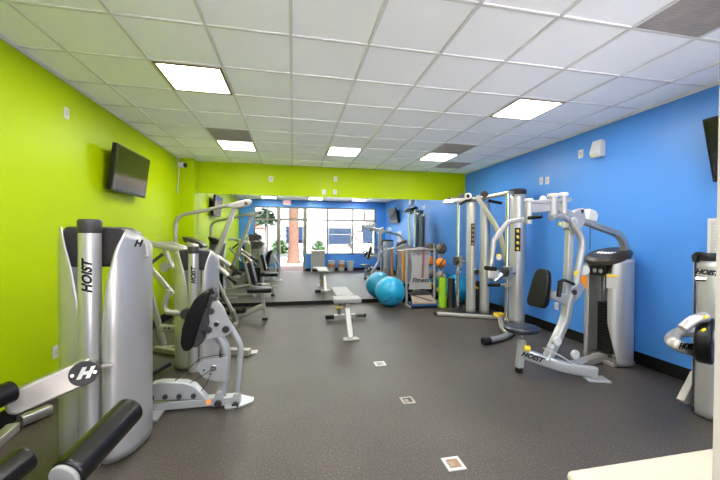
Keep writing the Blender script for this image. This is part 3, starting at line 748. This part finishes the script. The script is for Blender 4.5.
# --- pec fly machine at the right
o = thing('chest_fly_machine', (3.1, 3.2, 0), 'silver chest fly machine with round seat and weight tower against the blue wall', 'exercise machine')
YP = 3.2
st = P(519, 372, z=0)
obj('front_post', B().beam((st.x, st.y, .05), (st.x+.035, st.y, .36), .075, .065, up=(0, 1, 0)), WHITEM, o, bevel=.01)
obj('post_foot', B().cyl((st.x, st.y, 0), (st.x, st.y, .055), .04), BLACKP, o, bevel=.006)
obj('seat_shaft', B().cyl((st.x+.035, st.y, .34), (st.x+.035, st.y, .47), .022), CHROME, o)
obj('seat', B().lathe([(.06, .455), (.15, .46), (.175, .48), (.175, .505), (.15, .52), (.05, .523)], (st.x+.03, st.y, 0), sx=1.12, seg=40), PADN, o)
p = P(524.5, 348, y=st.y-.05); obj('adjuster_knob', B().cyl(p, p+V((.05, -.03, 0)), .034), YELLOW, o, bevel=.006)
ba, bb_, bc = P(522, 353, y=st.y), P(566, 368, y=3.07), P(596, 377, y=2.98)
bc.z = .07
base = obj('base_beam', B().tube([ba, bb_, bc], .05, .2, sec=(.07, .12)), WHITEM, o)
obj('foot_plate', B().box((P(596, 379, z=.01)), (.22, .16, .02), Matrix.Rotation(-.3, 3, 'Z')), WHITEM, o, bevel=.006)
tm = (ba*.7+bb_*.3)
xa = (bb_-ba).normalized(); yb = V((0, 0, 1)); nn = xa.cross(yb).normalized()
text('lettering', 'HOIST', .075, P(532, 357, y=st.y-.09), xa, yb, INK, base, .002, shear=.3, bold=.003)
cb = B().tube([P(546, 361, y=3.17), P(557, 338, y=3.19), P(565.5, 319, y=3.2), P(567.5, 303, y=3.2), P(572, 290, y=3.2)], .05, .15, sec=(.10, .085))
obj('curved_upright', cb, WHITEM, o)
obj('pivot_plate', B().plate([P(550, 298, y=YP), P(552, 291, y=YP), P(564, 294, y=YP), P(572, 288, y=YP), P(580, 282, y=YP), P(584, 286, y=YP), P(578, 297, y=YP), P(567, 307, y=YP), P(560, 303, y=YP)], (0, .05, 0)), WHITEM, o, bevel=.01)
obj('mast', B().beam(P(567, 294, y=YP), P(570, 218, y=YP), .07, .07, up=(0, 1, 0)), WHITEM, o, bevel=.012)
obj('head_plate', B().plate([P(565, 228, y=YP), P(566, 219, y=YP), P(573, 211, y=YP), P(581, 208, y=YP), P(583, 221, y=YP), P(577, 230, y=YP), P(570, 234, y=YP)], (0, .10, 0)), WHITEM, o, bevel=.012)
p = P(572.5, 221, y=YP-.055); obj('hub', B().cyl(p, p+V((0, -.03, 0)), .042), WHITE, o, bevel=.006)
obj('pulley_cover', B().plate([P(585, 209, y=YP+.1), P(591, 211, y=YP+.1), P(593.5, 215, y=YP+.1), P(592, 222, y=YP+.1), P(583, 220, y=YP+.1)], (0, .14, 0)), WHITE, o, bevel=.012, seg=3)
p = P(581, 212, y=YP-.03); obj('pulley', B().cyl(p+V((0, 0, .03)), p+V((0, 0.02, -.07)), .03), BLACKP, o, bevel=.005)
# long tube to the tower
tc = V((3.80, 3.42, 0))
obj('link_tube', B().tube([P(577, 219, y=YP), P(600, 227.5, y=3.22), P(621, 235, y=3.26), P(626, 252, y=3.28)], .045, .14, sec=(.075, .075)), SILVER, o)
# cross beam and swivels
CY = 3.12
obj('cross_beam', B().tube([P(527, 209, y=CY), P(557, 206, y=CY)], .06, sec=(.085, .105)), WHITEM, o)
obj('cross_beam_cap', B().tube([P(528, 202.5, y=CY), P(568, 200, y=CY)], .03, sec=(.11, .04)), WHITEM, o)
obj('cross_beam', B().tube([P(556, 208, y=CY), P(572, 217, y=YP)], .05, sec=(.09, .09)), WHITEM, o)
for (u, v0, v1, r) in ((528.5, 201, 224, .036), (553, 196, 219, .043), (563.5, 195, 214, .036)):
    a1, a2 = P(u, v0, y=CY-.03), P(u, v1, y=CY-.03)
    k = obj('swivel', B().cyl(a1, a2, r, seg=24), WHITEM, o, bevel=.008)
    obj('swivel_cap', B().cyl(a1+V((0, 0, -.01)), a1+V((0, 0, .025)), r*1.3, seg=24), WHITE, k, bevel=.008)
p = P(543, 199, y=CY); obj('swivel_cap', B().sph(p, .035), WHITE, o)
obj('grip', B().cyl(P(528, 218, y=CY-.07), P(542, 216.5, y=CY-.2), .018), FOAM, o, bevel=.004)
k = obj('arm', B().tube([P(551, 218, y=CY-.08), P(561, 215.5, y=CY-.05), P(568, 220, y=CY+.0)], .03, .05), WHITEM, o)
p = P(560, 222, y=CY-.10); obj('range_pin', B().cyl(p, p+V((0, 0, -.04)), .014), YELLOW, k, bevel=.004)
# right arm down
ra_ = obj('arm', B().tube([P(571, 221, y=CY), P(583.5, 240, y=CY), P(578.5, 268, y=CY), P(576, 284, y=CY)], .036, .12), WHITEM, o)
hp = P(574, 284, y=CY)
obj('handle_bracket', B().tube([hp, P(564, 280, y=CY-.05), P(559, 282, y=CY-.08)], .016, .03), BLACKP, o)
obj('grip', B().cyl(P(560.5, 282, y=CY-.08), P(558.5, 297, y=CY-.08), .024), FOAM, o, bevel=.005)
p = P(576, 273, y=CY-.045); obj('sticker', B().cyl(p, p+V((0, -.004, 0)), .028, seg=16), YELLOW, ra_)
p = P(573, 292, y=YP-.03); obj('pivot_bolt', B().cyl(p, p+V((0, -.03, 0)), .03), DARK, o, bevel=.005)
p = P(583, 270, y=YP); obj('counter_disc', B().cyl(p, p+V((-.02, -.03, 0)), .06, seg=28), WHITE, o, bevel=.006)
# left arm swinging out to the left
la_ = obj('arm', B().tube([P(527, 219, y=CY), P(508, 222, y=CY), P(494, 240, y=CY-.02), P(490.5, 268, y=CY-.02)], .03, .03, sec=(.04, .045)), SILVER, o)
k = obj('handle_bracket', B().box(P(492, 274, y=CY-.02), (.13, .06, .10)), SILVER, o, bevel=.02)
obj('grip', B().cyl(P(485, 268, y=CY-.06), P(496, 269, y=CY-.06), .022), FOAM, o, bevel=.005)
obj('grip', B().cyl(P(494, 281, y=CY-.03), P(502, 274, y=CY-.03), .024), CHROME, o, bevel=.005)
p = P(498.5, 257, y=CY-.02); obj('sticker', B().cyl(p, p+V((0, -.012, 0)), .032, seg=20), PAPER, la_)
p = P(498.5, 255, y=CY-.035); obj('sticker', B().box(p, (.04, .004, .02)), YELLOW, la_)
# back pad
pc = P(540, 288, y=3.2)
nrm = V((-.96, -.14, .24)).normalized(); sd = nrm.cross(V((0, 0, 1))).normalized(); up = sd.cross(nrm)
Rp = Matrix((sd, nrm, up)).transposed()
def padshape(w0, w1, h_, t):
    """pad outline: narrow at the top, rounded"""
    pts = []
    for (sx, z, w) in ((1, -.5, w1*.8), (1, -.38, w1), (1, .2, (w0+w1)/2), (1, .42, w0), (1, .5, w0*.65), (-1, .5, w0*.65), (-1, .42, w0), (-1, .2, (w0+w1)/2), (-1, -.38, w1), (-1, -.5, w1*.8)):
        pts.append(pc + Rp @ V((sx*w/2, 0, z*h_)))
    return B().plate(pts, nrm*t)
obj('back_pad', padshape(.17, .25, .43, .075), PADB, o, bevel=.028, seg=4)
pc = pc - nrm*.045
obj('back_shell', padshape(.13, .20, .36, .04), DARK, o, bevel=.01)
obj('pad_bracket', B().beam(pc, P(560, 297, y=YP), .05, .07), WHITEM, o, bevel=.008)
# pulley wheels and low cable
for u, v, y in ((556, 341, 3.15), (574, 354, 3.1), (550, 346, 3.12)):
    p = P(u, v, y=y-.05); obj('pulley', B().cyl(p, p+V((0, -.03, 0)), .05 if u != 550 else .03, seg=28), WHITE, o, bevel=.008)
obj('cable', B().tube([P(543, 348, y=3.06), P(558, 354, y=3.04), P(576, 366, y=3.02), P(590, 360, y=3.3)], .006, .1, seg=8), WHITE, o)
obj('base_beam', B().beam(P(572, 366, z=.05), V((3.78, 3.42, .05)), .11, .08), SILVER, o, bevel=.012)
# weight tower against the wall, seen from the front
shroud('shroud', (3.83, 3.31, 0), .175, .165, [.02, 1.27], [(0, -38), (.5, -74), (.85, -76), (1.27, -56)], [(0, 95)], SHROUD, o)
shroud('shroud', (3.84, 3.52, 0), .18, .16, [.02, 1.27], [(0, 95)], [(0, 262), (.5, 270), (.9, 270), (1.27, 262)], SHROUD, o)
cp = obj('top_cap', B().lathe([(.165, 1.25), (.185, 1.27), (.19, 1.32), (.165, 1.35), (.05, 1.36)], (3.81, 3.41, 0), sx=1.05, sy=1.42, seg=48), BROWN, o)
for v_ in cp.data.vertices: v_.co.z += (v_.co.x - 3.81)*.38 - .012
text('lettering', 'HOIST', .08, V((3.75, 3.40, 1.332)), V((0, -1, 0)), V((1, 0, .38)), PALEINK, cp, .004, shear=.2, bold=.004)
w = B()
for k in range(17): w.box((3.86, 3.41, .12+k*.036), (.16, .20, .033))
obj('weight_stack', w, STEELD, o, bevel=.003)
obj('guide_rod', B().cyl((3.84, 3.345, .06), (3.84, 3.345, 1.26), .010), CHROME, o)
obj('guide_rod', B().cyl((3.84, 3.475, .06), (3.84, 3.475, 1.26), .010), CHROME, o)
obj('inner_panel', B().span((3.95, 3.2, .05), (3.97, 3.62, 1.25)), PADG, o)
hp_ = obj('header_panel', B().box((3.685, 3.41, 1.115), (.03, .22, .12)), BLACKP, o, bevel=.008)
for y in (3.37, 3.45): obj('dial', B().cyl((3.672, y, 1.115), (3.664, y, 1.115), .026), GREYB, hp_, bevel=.002)
obj('base_plate', B().span((3.68, 3.2, 0), (4.0, 3.62, .05)), SILVER, o, bevel=.006)
p = P(584.5, 282, y=3.56); obj('warning_tag', B().box(p+V((-.03, -.02, 0)), (.006, .07, .16), Matrix.Rotation(.4, 3, 'Z')), ORANGE, o)
p = P(611.5, 281, y=3.10)
lab = obj('instruction_label', B().box(p+V((-.02, -.02, 0)), (.10, .004, .16), Matrix.Rotation(-.5, 3, 'Z')), PAPER, o)
obj('label_band', B().box(p+V((-.021, -.023, .062)), (.098, .004, .03), Matrix.Rotation(-.5, 3, 'Z')), YELLOW, lab)
p = P(633, 269, y=3.26); obj('cable_stop', B().cyl(p+V((-.04, 0, 0)), p+V((.01, -.01, 0)), .018), CHROME, o)
obj('cable', B().cyl(P(590, 222, y=3.3), P(590, 250, y=3.3), .005, seg=8), DARK, o)

# --- right edge machine
o = thing('arm_curl_machine', (3.45, 2.05, 0), 'silver machine cut by the right edge, tapered tower with looped arm and black pivot wheel', 'exercise machine')
sc0 = (3.63, 2.10, 0)
shroud('shroud', sc0, .26, .16, [.02, 1.33], [(0, -100)], [(0, 100), (1.33, 100)], SHROUD, o, rz=-.35)
shroud('shroud', (3.67, 2.14, 0), .26, .16, [.02, 1.33], [(0, 110)], [(0, 250)], SHROUD, o, rz=-.35)
cp = obj('top_cap', B().lathe([(.14, 1.31), (.165, 1.33), (.17, 1.37), (.15, 1.39), (.05, 1.395)], (3.65, 2.12, 0), sx=1.7, sy=1.1, seg=48, rz=-.35), DARK, o)
obj('cap_handle', B().tube([P(696, 262, y=2.2), P(697, 253.5, y=2.2), P(704, 254, y=2.15), P(716, 258, y=2.1)], .02, .04, sec=(.06, .03)), BLACKP, o)
text('lettering', 'HOIST', .05, P(706.5, 272.5, y=1.885), V((.9, -.38, -.12)), V((0, 0, 1)), INK, o, .003, shear=.3, bold=.003)
p = P(700, 279, y=1.97); obj('cable_stop', B().cyl(p+V((-.02, .02, 0)), p+V((.02, -.02, 0)), .02), CHROME, o)
lp = B().tube([P(703, 352, y=1.96), P(686, 349, y=1.96), P(674, 344, y=2.0), P(671, 338, y=2.08), P(677, 332, y=2.14), P(700, 331, y=2.14)], .042, .07, sec=(.07, .085))
lo = obj('loop_arm', lp, SILVER, o)
text('lettering', 'HOIST', .058, P(687.5, 346.5, y=1.90), V((1, .0, -.12)), V((0, 0, 1)), INK, lo, .003, shear=.3, bold=.003)
p = P(709, 341, y=1.86)
wh = obj('pivot_wheel', B().cyl(p+V((-.02, .06, 0)), p+V((.02, -.02, 0)), .17, seg=48), PADB, o, bevel=.02, seg=3)
obj('hub', B().cyl(p+V((.0, -.02, .03)), p+V((.01, -.05, .03)), .06, seg=24), PADG, wh, bevel=.01)
p = P(697, 322, y=1.85); kb = obj('adjuster_housing', B().tube([p+V((-.10, .02, -.05)), p+V((-.03, 0, .02)), p+V((.05, -.02, .04))], .035, .05), SILVER, o)
obj('pin', B().cyl(P(702, 331, y=1.76), P(705, 329, y=1.76), .008), YELLOW, kb)
obj('pin', B().cyl(P(704, 318, y=1.76), P(707, 316, y=1.76), .008), YELLOW, kb)
obj('support_foot', B().plate([P(694, 372, y=2.3), P(698, 372, y=2.3), P(698, 403, y=2.3).xyz*1, P(682, 403, y=2.3), P(679.5, 400, y=2.3)], (0, .06, 0)), SILVER, o, bevel=.008)
obj('base_plate', B().span((3.46, 1.98, 0), (3.88, 2.26, .04)), SILVER, o, bevel=.006)
obj('base_rail', B().span((3.55, 1.2, 0), (3.67, 2.0, .07)), SILVER, o, bevel=.01)

# ------------------------------------------------------------------ stretching station with bands
o = thing('stretch_station', (2.74, 6.72, 0), 'grey waisted stretching station with frame, straps and base mat beside the ball', 'stretching frame')
xl, xr, ys = 2.42, 3.07, 6.86
for x in (xl, xr):
    obj('post', B().cyl((x, ys, .03), (x, ys, 1.24), .028), SILVER, o)
    obj('side_rail', B().span((x-.03, 6.62, 0), (x+.03, 7.2, .05)), SILVER, o, bevel=.008)
obj('top_bar', B().cyl((xl-.02, ys, 1.235), (xr+.02, ys, 1.235), .02), SILVER, o)
xc = (xl+xr)/2; zb = .38; yb_ = 6.89
L1 = [(-.24, 1.20), (-.20, 1.26), (0, 1.30), (.20, 1.26), (.24, 1.20), (.205, 1.0), (.19, .80), (.20, .62), (.25, .44), (.27, .36), (-.27, .36), (-.25, .44), (-.20, .62), (-.19, .80), (-.205, 1.0)]
bd = obj('board', B().plate([(xc+x, yb_, z) for x, z in L1], (0, .03, 0)), GREYB, o, bevel=.006)
text('lettering', 'STRETCH', .085, (xc, yb_-.0155, 1.14), (1, 0, 0), (0, 0, 1), INK, bd, .002, shear=.2)
text('lettering', 'Fitness', .14, (xc, yb_-.0155, .56), (1, 0, 0), (0, 0, 1), INK, bd, .002, shear=.3, bold=.003)
obj('base_mat', B().span((xl+.03, 6.60, .03), (xr-.03, 6.98, .085)), MATB, o, bevel=.02)
obj('chart', B().plate([(xl+.06, 6.63, .10), (xr-.06, 6.63, .10), (xr-.10, 6.88, .26), (xl+.10, 6.88, .26)], (0, .0, .02)), TAN, o)
ch = B()
for k in range(14):
    x = xl+.13+.4*((k*37) % 14)/14; t = ((k*5) % 14)/14
    ch.box((x, 6.66+.18*t, .125+.115*t), (.07, .02, .012), Matrix.Rotation(.57, 3, 'X'))
obj('chart_figures', ch, DARK, o, smooth=False)
obj('knee_pad', B().plate([(xc-.26, 6.86, .26), (xc-.12, 6.86, .34), (xc+.12, 6.86, .34), (xc+.26, 6.86, .27), (xc+.2, 6.86, .22), (xc-.2, 6.86, .22)], (0, .06, 0)), DARK, o, bevel=.015)
k = tag(obj('exercise_band', B().tube([(xc+.07, 6.86, 1.27), (xc+.055, 6.85, .9), (xc+.04, 6.85, .62)], .02, .05, sec=(.05, .02)), PINK), 'pale red band hanging down the grey stretching board', 'exercise band')
for dx, lab in ((-.03, 'orange band hanging just left of the stretching station post'),):
    x = xl+dx-.02
    tag(obj('exercise_band', B().tube([(x, 6.98, 1.20), (x+.01, 6.97, .9), (x+.02, 6.97, .55)], .02, .05, sec=(.055, .03)), ORANGEB), lab, 'exercise band')
obj('band_bar', B().tube([(xl, ys, 1.225), (xl, 6.98, 1.22), (xl-.16, 6.98, 1.21)], .014, .04), SILVER, o)

# ------------------------------------------------------------------ balls and rollers in the corner
RB = .325
c = V((2.075, 6.93, RB))
o = thing('exercise_ball', c, 'turquoise exercise ball resting on the floor against the mirror', 'ball')
obj('ball', B().sph(c, RB, seg=56), BALL, o)
obj('valve', B().cyl(c+V((.07, -.30, -.10)), c+V((.075, -.324, -.108)), .012), INK, o)
for k in range(4):
    a = 3.95+k*.17
    d = V((math.cos(a)*.80, math.sin(a)*.80, -.58+.12*k)).normalized()
    obj('mark', B().sph(c+d*(RB-.006), .020, seg=12), MATB, o)
c2_ = V((3.72, 7.03, RB))
o2 = thing('exercise_ball', c2_, 'turquoise exercise ball in the far corner behind the foam rollers', 'ball')
obj('ball', B().sph(c2_, RB, seg=48), BALL, o2)
o = thing('ball_rack', (3.32, 7.2, 0), 'upright rack holding medicine balls in front of the mirror', 'rack')
px = 3.36
obj('base', B().box((px, 7.2, .02), (.22, .24, .04)), SILVER, o, bevel=.008)
obj('post', B().cyl((px, 7.26, .04), (px, 7.26, 1.36), .022), SILVER, o)
balls = [(1.25, .125, BALLG, BALLK, 'dark grey medicine ball on top of the rack', 'medicine_ball'), (.92, .115, ORANGE, BALLK, 'orange medicine ball on the rack', 'medicine_ball'),
         (.62, .115, BALLW, BALLK, 'pale medicine ball with dark band above the green roller', 'medicine_ball'), (.30, .10, YELLOW, BALLK, 'yellow medicine ball at the bottom of the rack', 'medicine_ball')]
for z, r, m1, m2, lab, nm in balls:
    x, y = 3.335, 7.09
    obj('cradle', B().tube([(px, 7.26, z-r-.02), (x+.08, y+.06, z-r-.01), (x-.02, y-.03, z-r+.0)], .010, .02), SILVER, o)
    b0 = thing(nm, (x, y, z), lab, 'medicine ball', 'medicine balls on the rack')
    obj('ball', B().sph((x, y, z), r, seg=32), m1, b0)
    an = V((.75, -.45, -.5)).normalized()
    ring = B()
    n = an.orthogonal().normalized(); bn = an.cross(n); pts = [V((x, y, z))+(n*math.cos(t*PI/16)+bn*math.sin(t*PI/16))*(r-.002)+an*.0 for t in range(33)]
    obj('band', ring.tube(pts, .012, sec=(.05, .012), seg=10), m2, b0)
def roller(x, y, r, h_, m_, lab):
    o = thing('foam_roller', (x, y, 0), lab, 'foam roller')
    obj('roller', B().lathe([(r-.008, .0), (r, .006), (r, h_-.006), (r-.008, h_)], (x, y, 0), seg=36), m_, o)
    obj('core', B().cyl((x, y, h_-.004), (x, y, h_+.002), r*.35), DARK, o)
rp = P(443, 307.5, z=0); roller(rp.x, rp.y+.02, .085, .64, LIME, 'lime green foam roller standing upright below the medicine balls')
rp = P(451.5, 307.5, z=0); roller(rp.x, rp.y+.02, .075, .63, SLATEF, 'charcoal foam roller standing upright right of the green one')

# ------------------------------------------------------------------ bins by the window (seen in the mirror)
for k, (u, lab) in enumerate(((331, 'white tub with orange print, left of three under the window in the mirror'), (340.5, 'white tub with orange print, middle of three under the window in the mirror'), (349.5, 'white wastebasket without print, right of the tubs in the mirror'))):
    x = 1.639 + (u-331)/9.4*.42
    h_ = .45 if k < 2 else .42
    o = thing('tub' if k < 2 else 'wastebasket', (x, .47, 0), lab, 'tub' if k < 2 else 'bin')
    obj('body', B().lathe([(.12, 0), (.125, .01), (.15, h_-.02), (.155, h_)], (x, .47, 0), seg=32), WHITE, o)
    if k < 2:
        obj('lid', B().lathe([(.158, h_-.03), (.16, h_), (.13, h_+.02)], (x, .47, 0), seg=32), PAPER, o)
        bx_ = B(); 
        bx_.lathe([(.139, .17), (.1495, .31)], (x, .47, 0), seg=32)
        obj('printed_band', bx_, ORANGEB, o)
    else:
        obj('liner', B().lathe([(.157, h_-.05), (.162, h_+.004), (.145, h_+.006)], (x, .47, 0), seg=32), PAPER, o)

# ------------------------------------------------------------------ outside, seen through the windows in the mirror
struct('ground', B().span((-30, -40, -.12), (30, YO, -.02)), PAVE, smooth=False)
struct('path', B().span((-1.3, -5.2, -.10), (1.3, YO-.01, -.012)), mat('brick_path', (.085, .055, .050), .9, spec=.1, noise=(7, .25)), smooth=False)
o = thing('palm_tree', (.03, -4.25, -.02), 'thick reddish palm trunk outside the doorway, seen in the mirror', 'tree')
tr_ = B()
prof = []
for i in range(30):
    z = i*.25; r = .26+.14*math.exp(-z*2.2)+.012*(i % 2)
    prof.append((r, z-.02))
obj('trunk', tr_.lathe(prof, (.03, -4.25, 0), seg=24), BARK, o)
fr_ = B()
for k in range(22):
    a = k*2.4; el = .9-.07*k; L = 2.0
    pts = []
    for j in range(8):
        t = j/7; pts.append(V((.03+math.cos(a)*L*t*math.cos(el*.5), -4.25+math.sin(a)*L*t*math.cos(el*.5), 7.2+L*t*math.sin(el)-1.1*t*t)))
    for j in range(7):
        d = (pts[j+1]-pts[j]); s_ = d.cross(V((0, 0, 1))).normalized()
        for sgn in (-1, 1):
            q0 = pts[j]; q1 = pts[j+1]; tip = (q0+q1)/2 + s_*sgn*.45*(1-.6*j/7)+V((0, 0, -.15))+d*.5
            fr_.bm.faces.new([fr_.bm.verts.new(p) for p in (q0, q1, tip)])
obj('fronds', fr_, FROND, o, smooth=False, solid=.01)
def bush(x, y, z, R_, n, m_, label, name='shrub', sq=1., pot=None):
    o = thing(name, (x, y, 0), label, 'plant')
    f_ = B()
    for k in range(n):
        th = random.uniform(0, 2*PI); ph = random.uniform(-.6, 1.5); rr = R_*random.uniform(.45, 1)
        c = V((x+rr*math.cos(th)*math.cos(ph), y+rr*math.sin(th)*math.cos(ph), z+rr*sq*math.sin(ph)))
        a = V((random.uniform(-1, 1), random.uniform(-1, 1), random.uniform(-.3, 1))).normalized()*R_*.32; b2 = a.orthogonal().normalized()*R_*.10
        f_.bm.faces.new([f_.bm.verts.new(p) for p in (c-a, c+b2, c+a, c-b2)])
    obj('leaves', f_, m_, o, smooth=False)
    obj('stem', B().cyl((x, y, 0-.02), (x, y, z), R_*.06), BARK, o)
bush(-1.35, -2.2, 2.3, .55, 260, FROND, 'dark leafy small tree outside the left window, seen in the mirror', 'small_tree')
bush(-.75, -4.6, .75, .5, 220, SHRUB, 'green shrub outside left of the palm, seen in the mirror')
bush(1.35, -3.4, .85, .42, 200, SHRUB, 'pale green shrub outside behind the cabinet, seen in the mirror')
# red parasol
o = thing('parasol', (-1.95, -3.4, 0), 'red parasol outside the left window, seen in the mirror', 'parasol')
obj('canopy', B().lathe([(.62, 1.86), (.60, 1.89), (.3, 2.05), (.03, 2.14)], (-1.95, -3.4, 0), seg=8), REDF, o, smooth=False)
obj('pole', B().cyl((-1.95, -3.4, -.02), (-1.95, -3.4, 2.1), .02), STEELW, o)
# building across
o = thing('building', (2, -10, 0), 'white rendered building across the walkway, seen in the mirror', 'building')
obj('wall', B().span((-12, -11, -.05), (14, -10, 7)), RENDERW, o, smooth=False)
wn = obj('shop_window', B().span((2.55, -10.0, .95), (4.35, -9.96, 2.1)), DGLASS, o, smooth=False)
obj('frame', B().span((2.5, -9.97, .88), (2.6, -9.93, 2.15)).span((4.3, -9.97, -.0), (4.4, -9.93, 2.15)).span((2.5, -9.97, 2.1), (4.4, -9.93, 2.2)).span((2.5, -9.97, 1.62), (4.4, -9.93, 1.67)).span((2.5, -9.97, .85), (4.4, -9.93, .92)), DARK, wn, smooth=False)
wn = obj('shop_window', B().span((5.2, -10.0, 1.0), (6.0, -9.96, 2.3)), DGLASS, o, smooth=False)
wn = obj('shop_window', B().span((-.5, -10.0, 1.0), (.7, -9.96, 2.2)), DGLASS, o, smooth=False)
obj('fascia', B().span((5.3, -10, 2.7), (8.5, -9.6, 3.4)), AWN, o, smooth=False)
obj('red_panel', B().cyl((4.75, -10, 1.4), (4.75, -9.95, 1.4), .2), REDF, o, smooth=False)

# ------------------------------------------------------------------ light
w = bpy.data.worlds.new('sky'); sc.world = w; w.use_nodes = True; nt = w.node_tree
bg = nt.nodes['Background']; bg.inputs['Color'].default_value = (.86, .93, 1, 1); bg.inputs['Strength'].default_value = 2.2
sc.view_settings.view_transform = 'Standard'; sc.view_settings.look = 'None'; sc.view_settings.gamma = 1; sc.view_settings.use_curve_mapping = False
sl = bpy.data.lights.new('sun', 'SUN'); sl.energy = 19; sl.angle = .01; sl.color = (.97, .98, 1)
so = bpy.data.objects.new('sun', sl); C.objects.link(so); so.rotation_euler = (math.radians(-38), math.radians(8), 0)
sc.view_settings.exposure = 2.58
sc.cycles.max_bounces = 12; sc.cycles.diffuse_bounces = 6; sc.cycles.glossy_bounces = 6
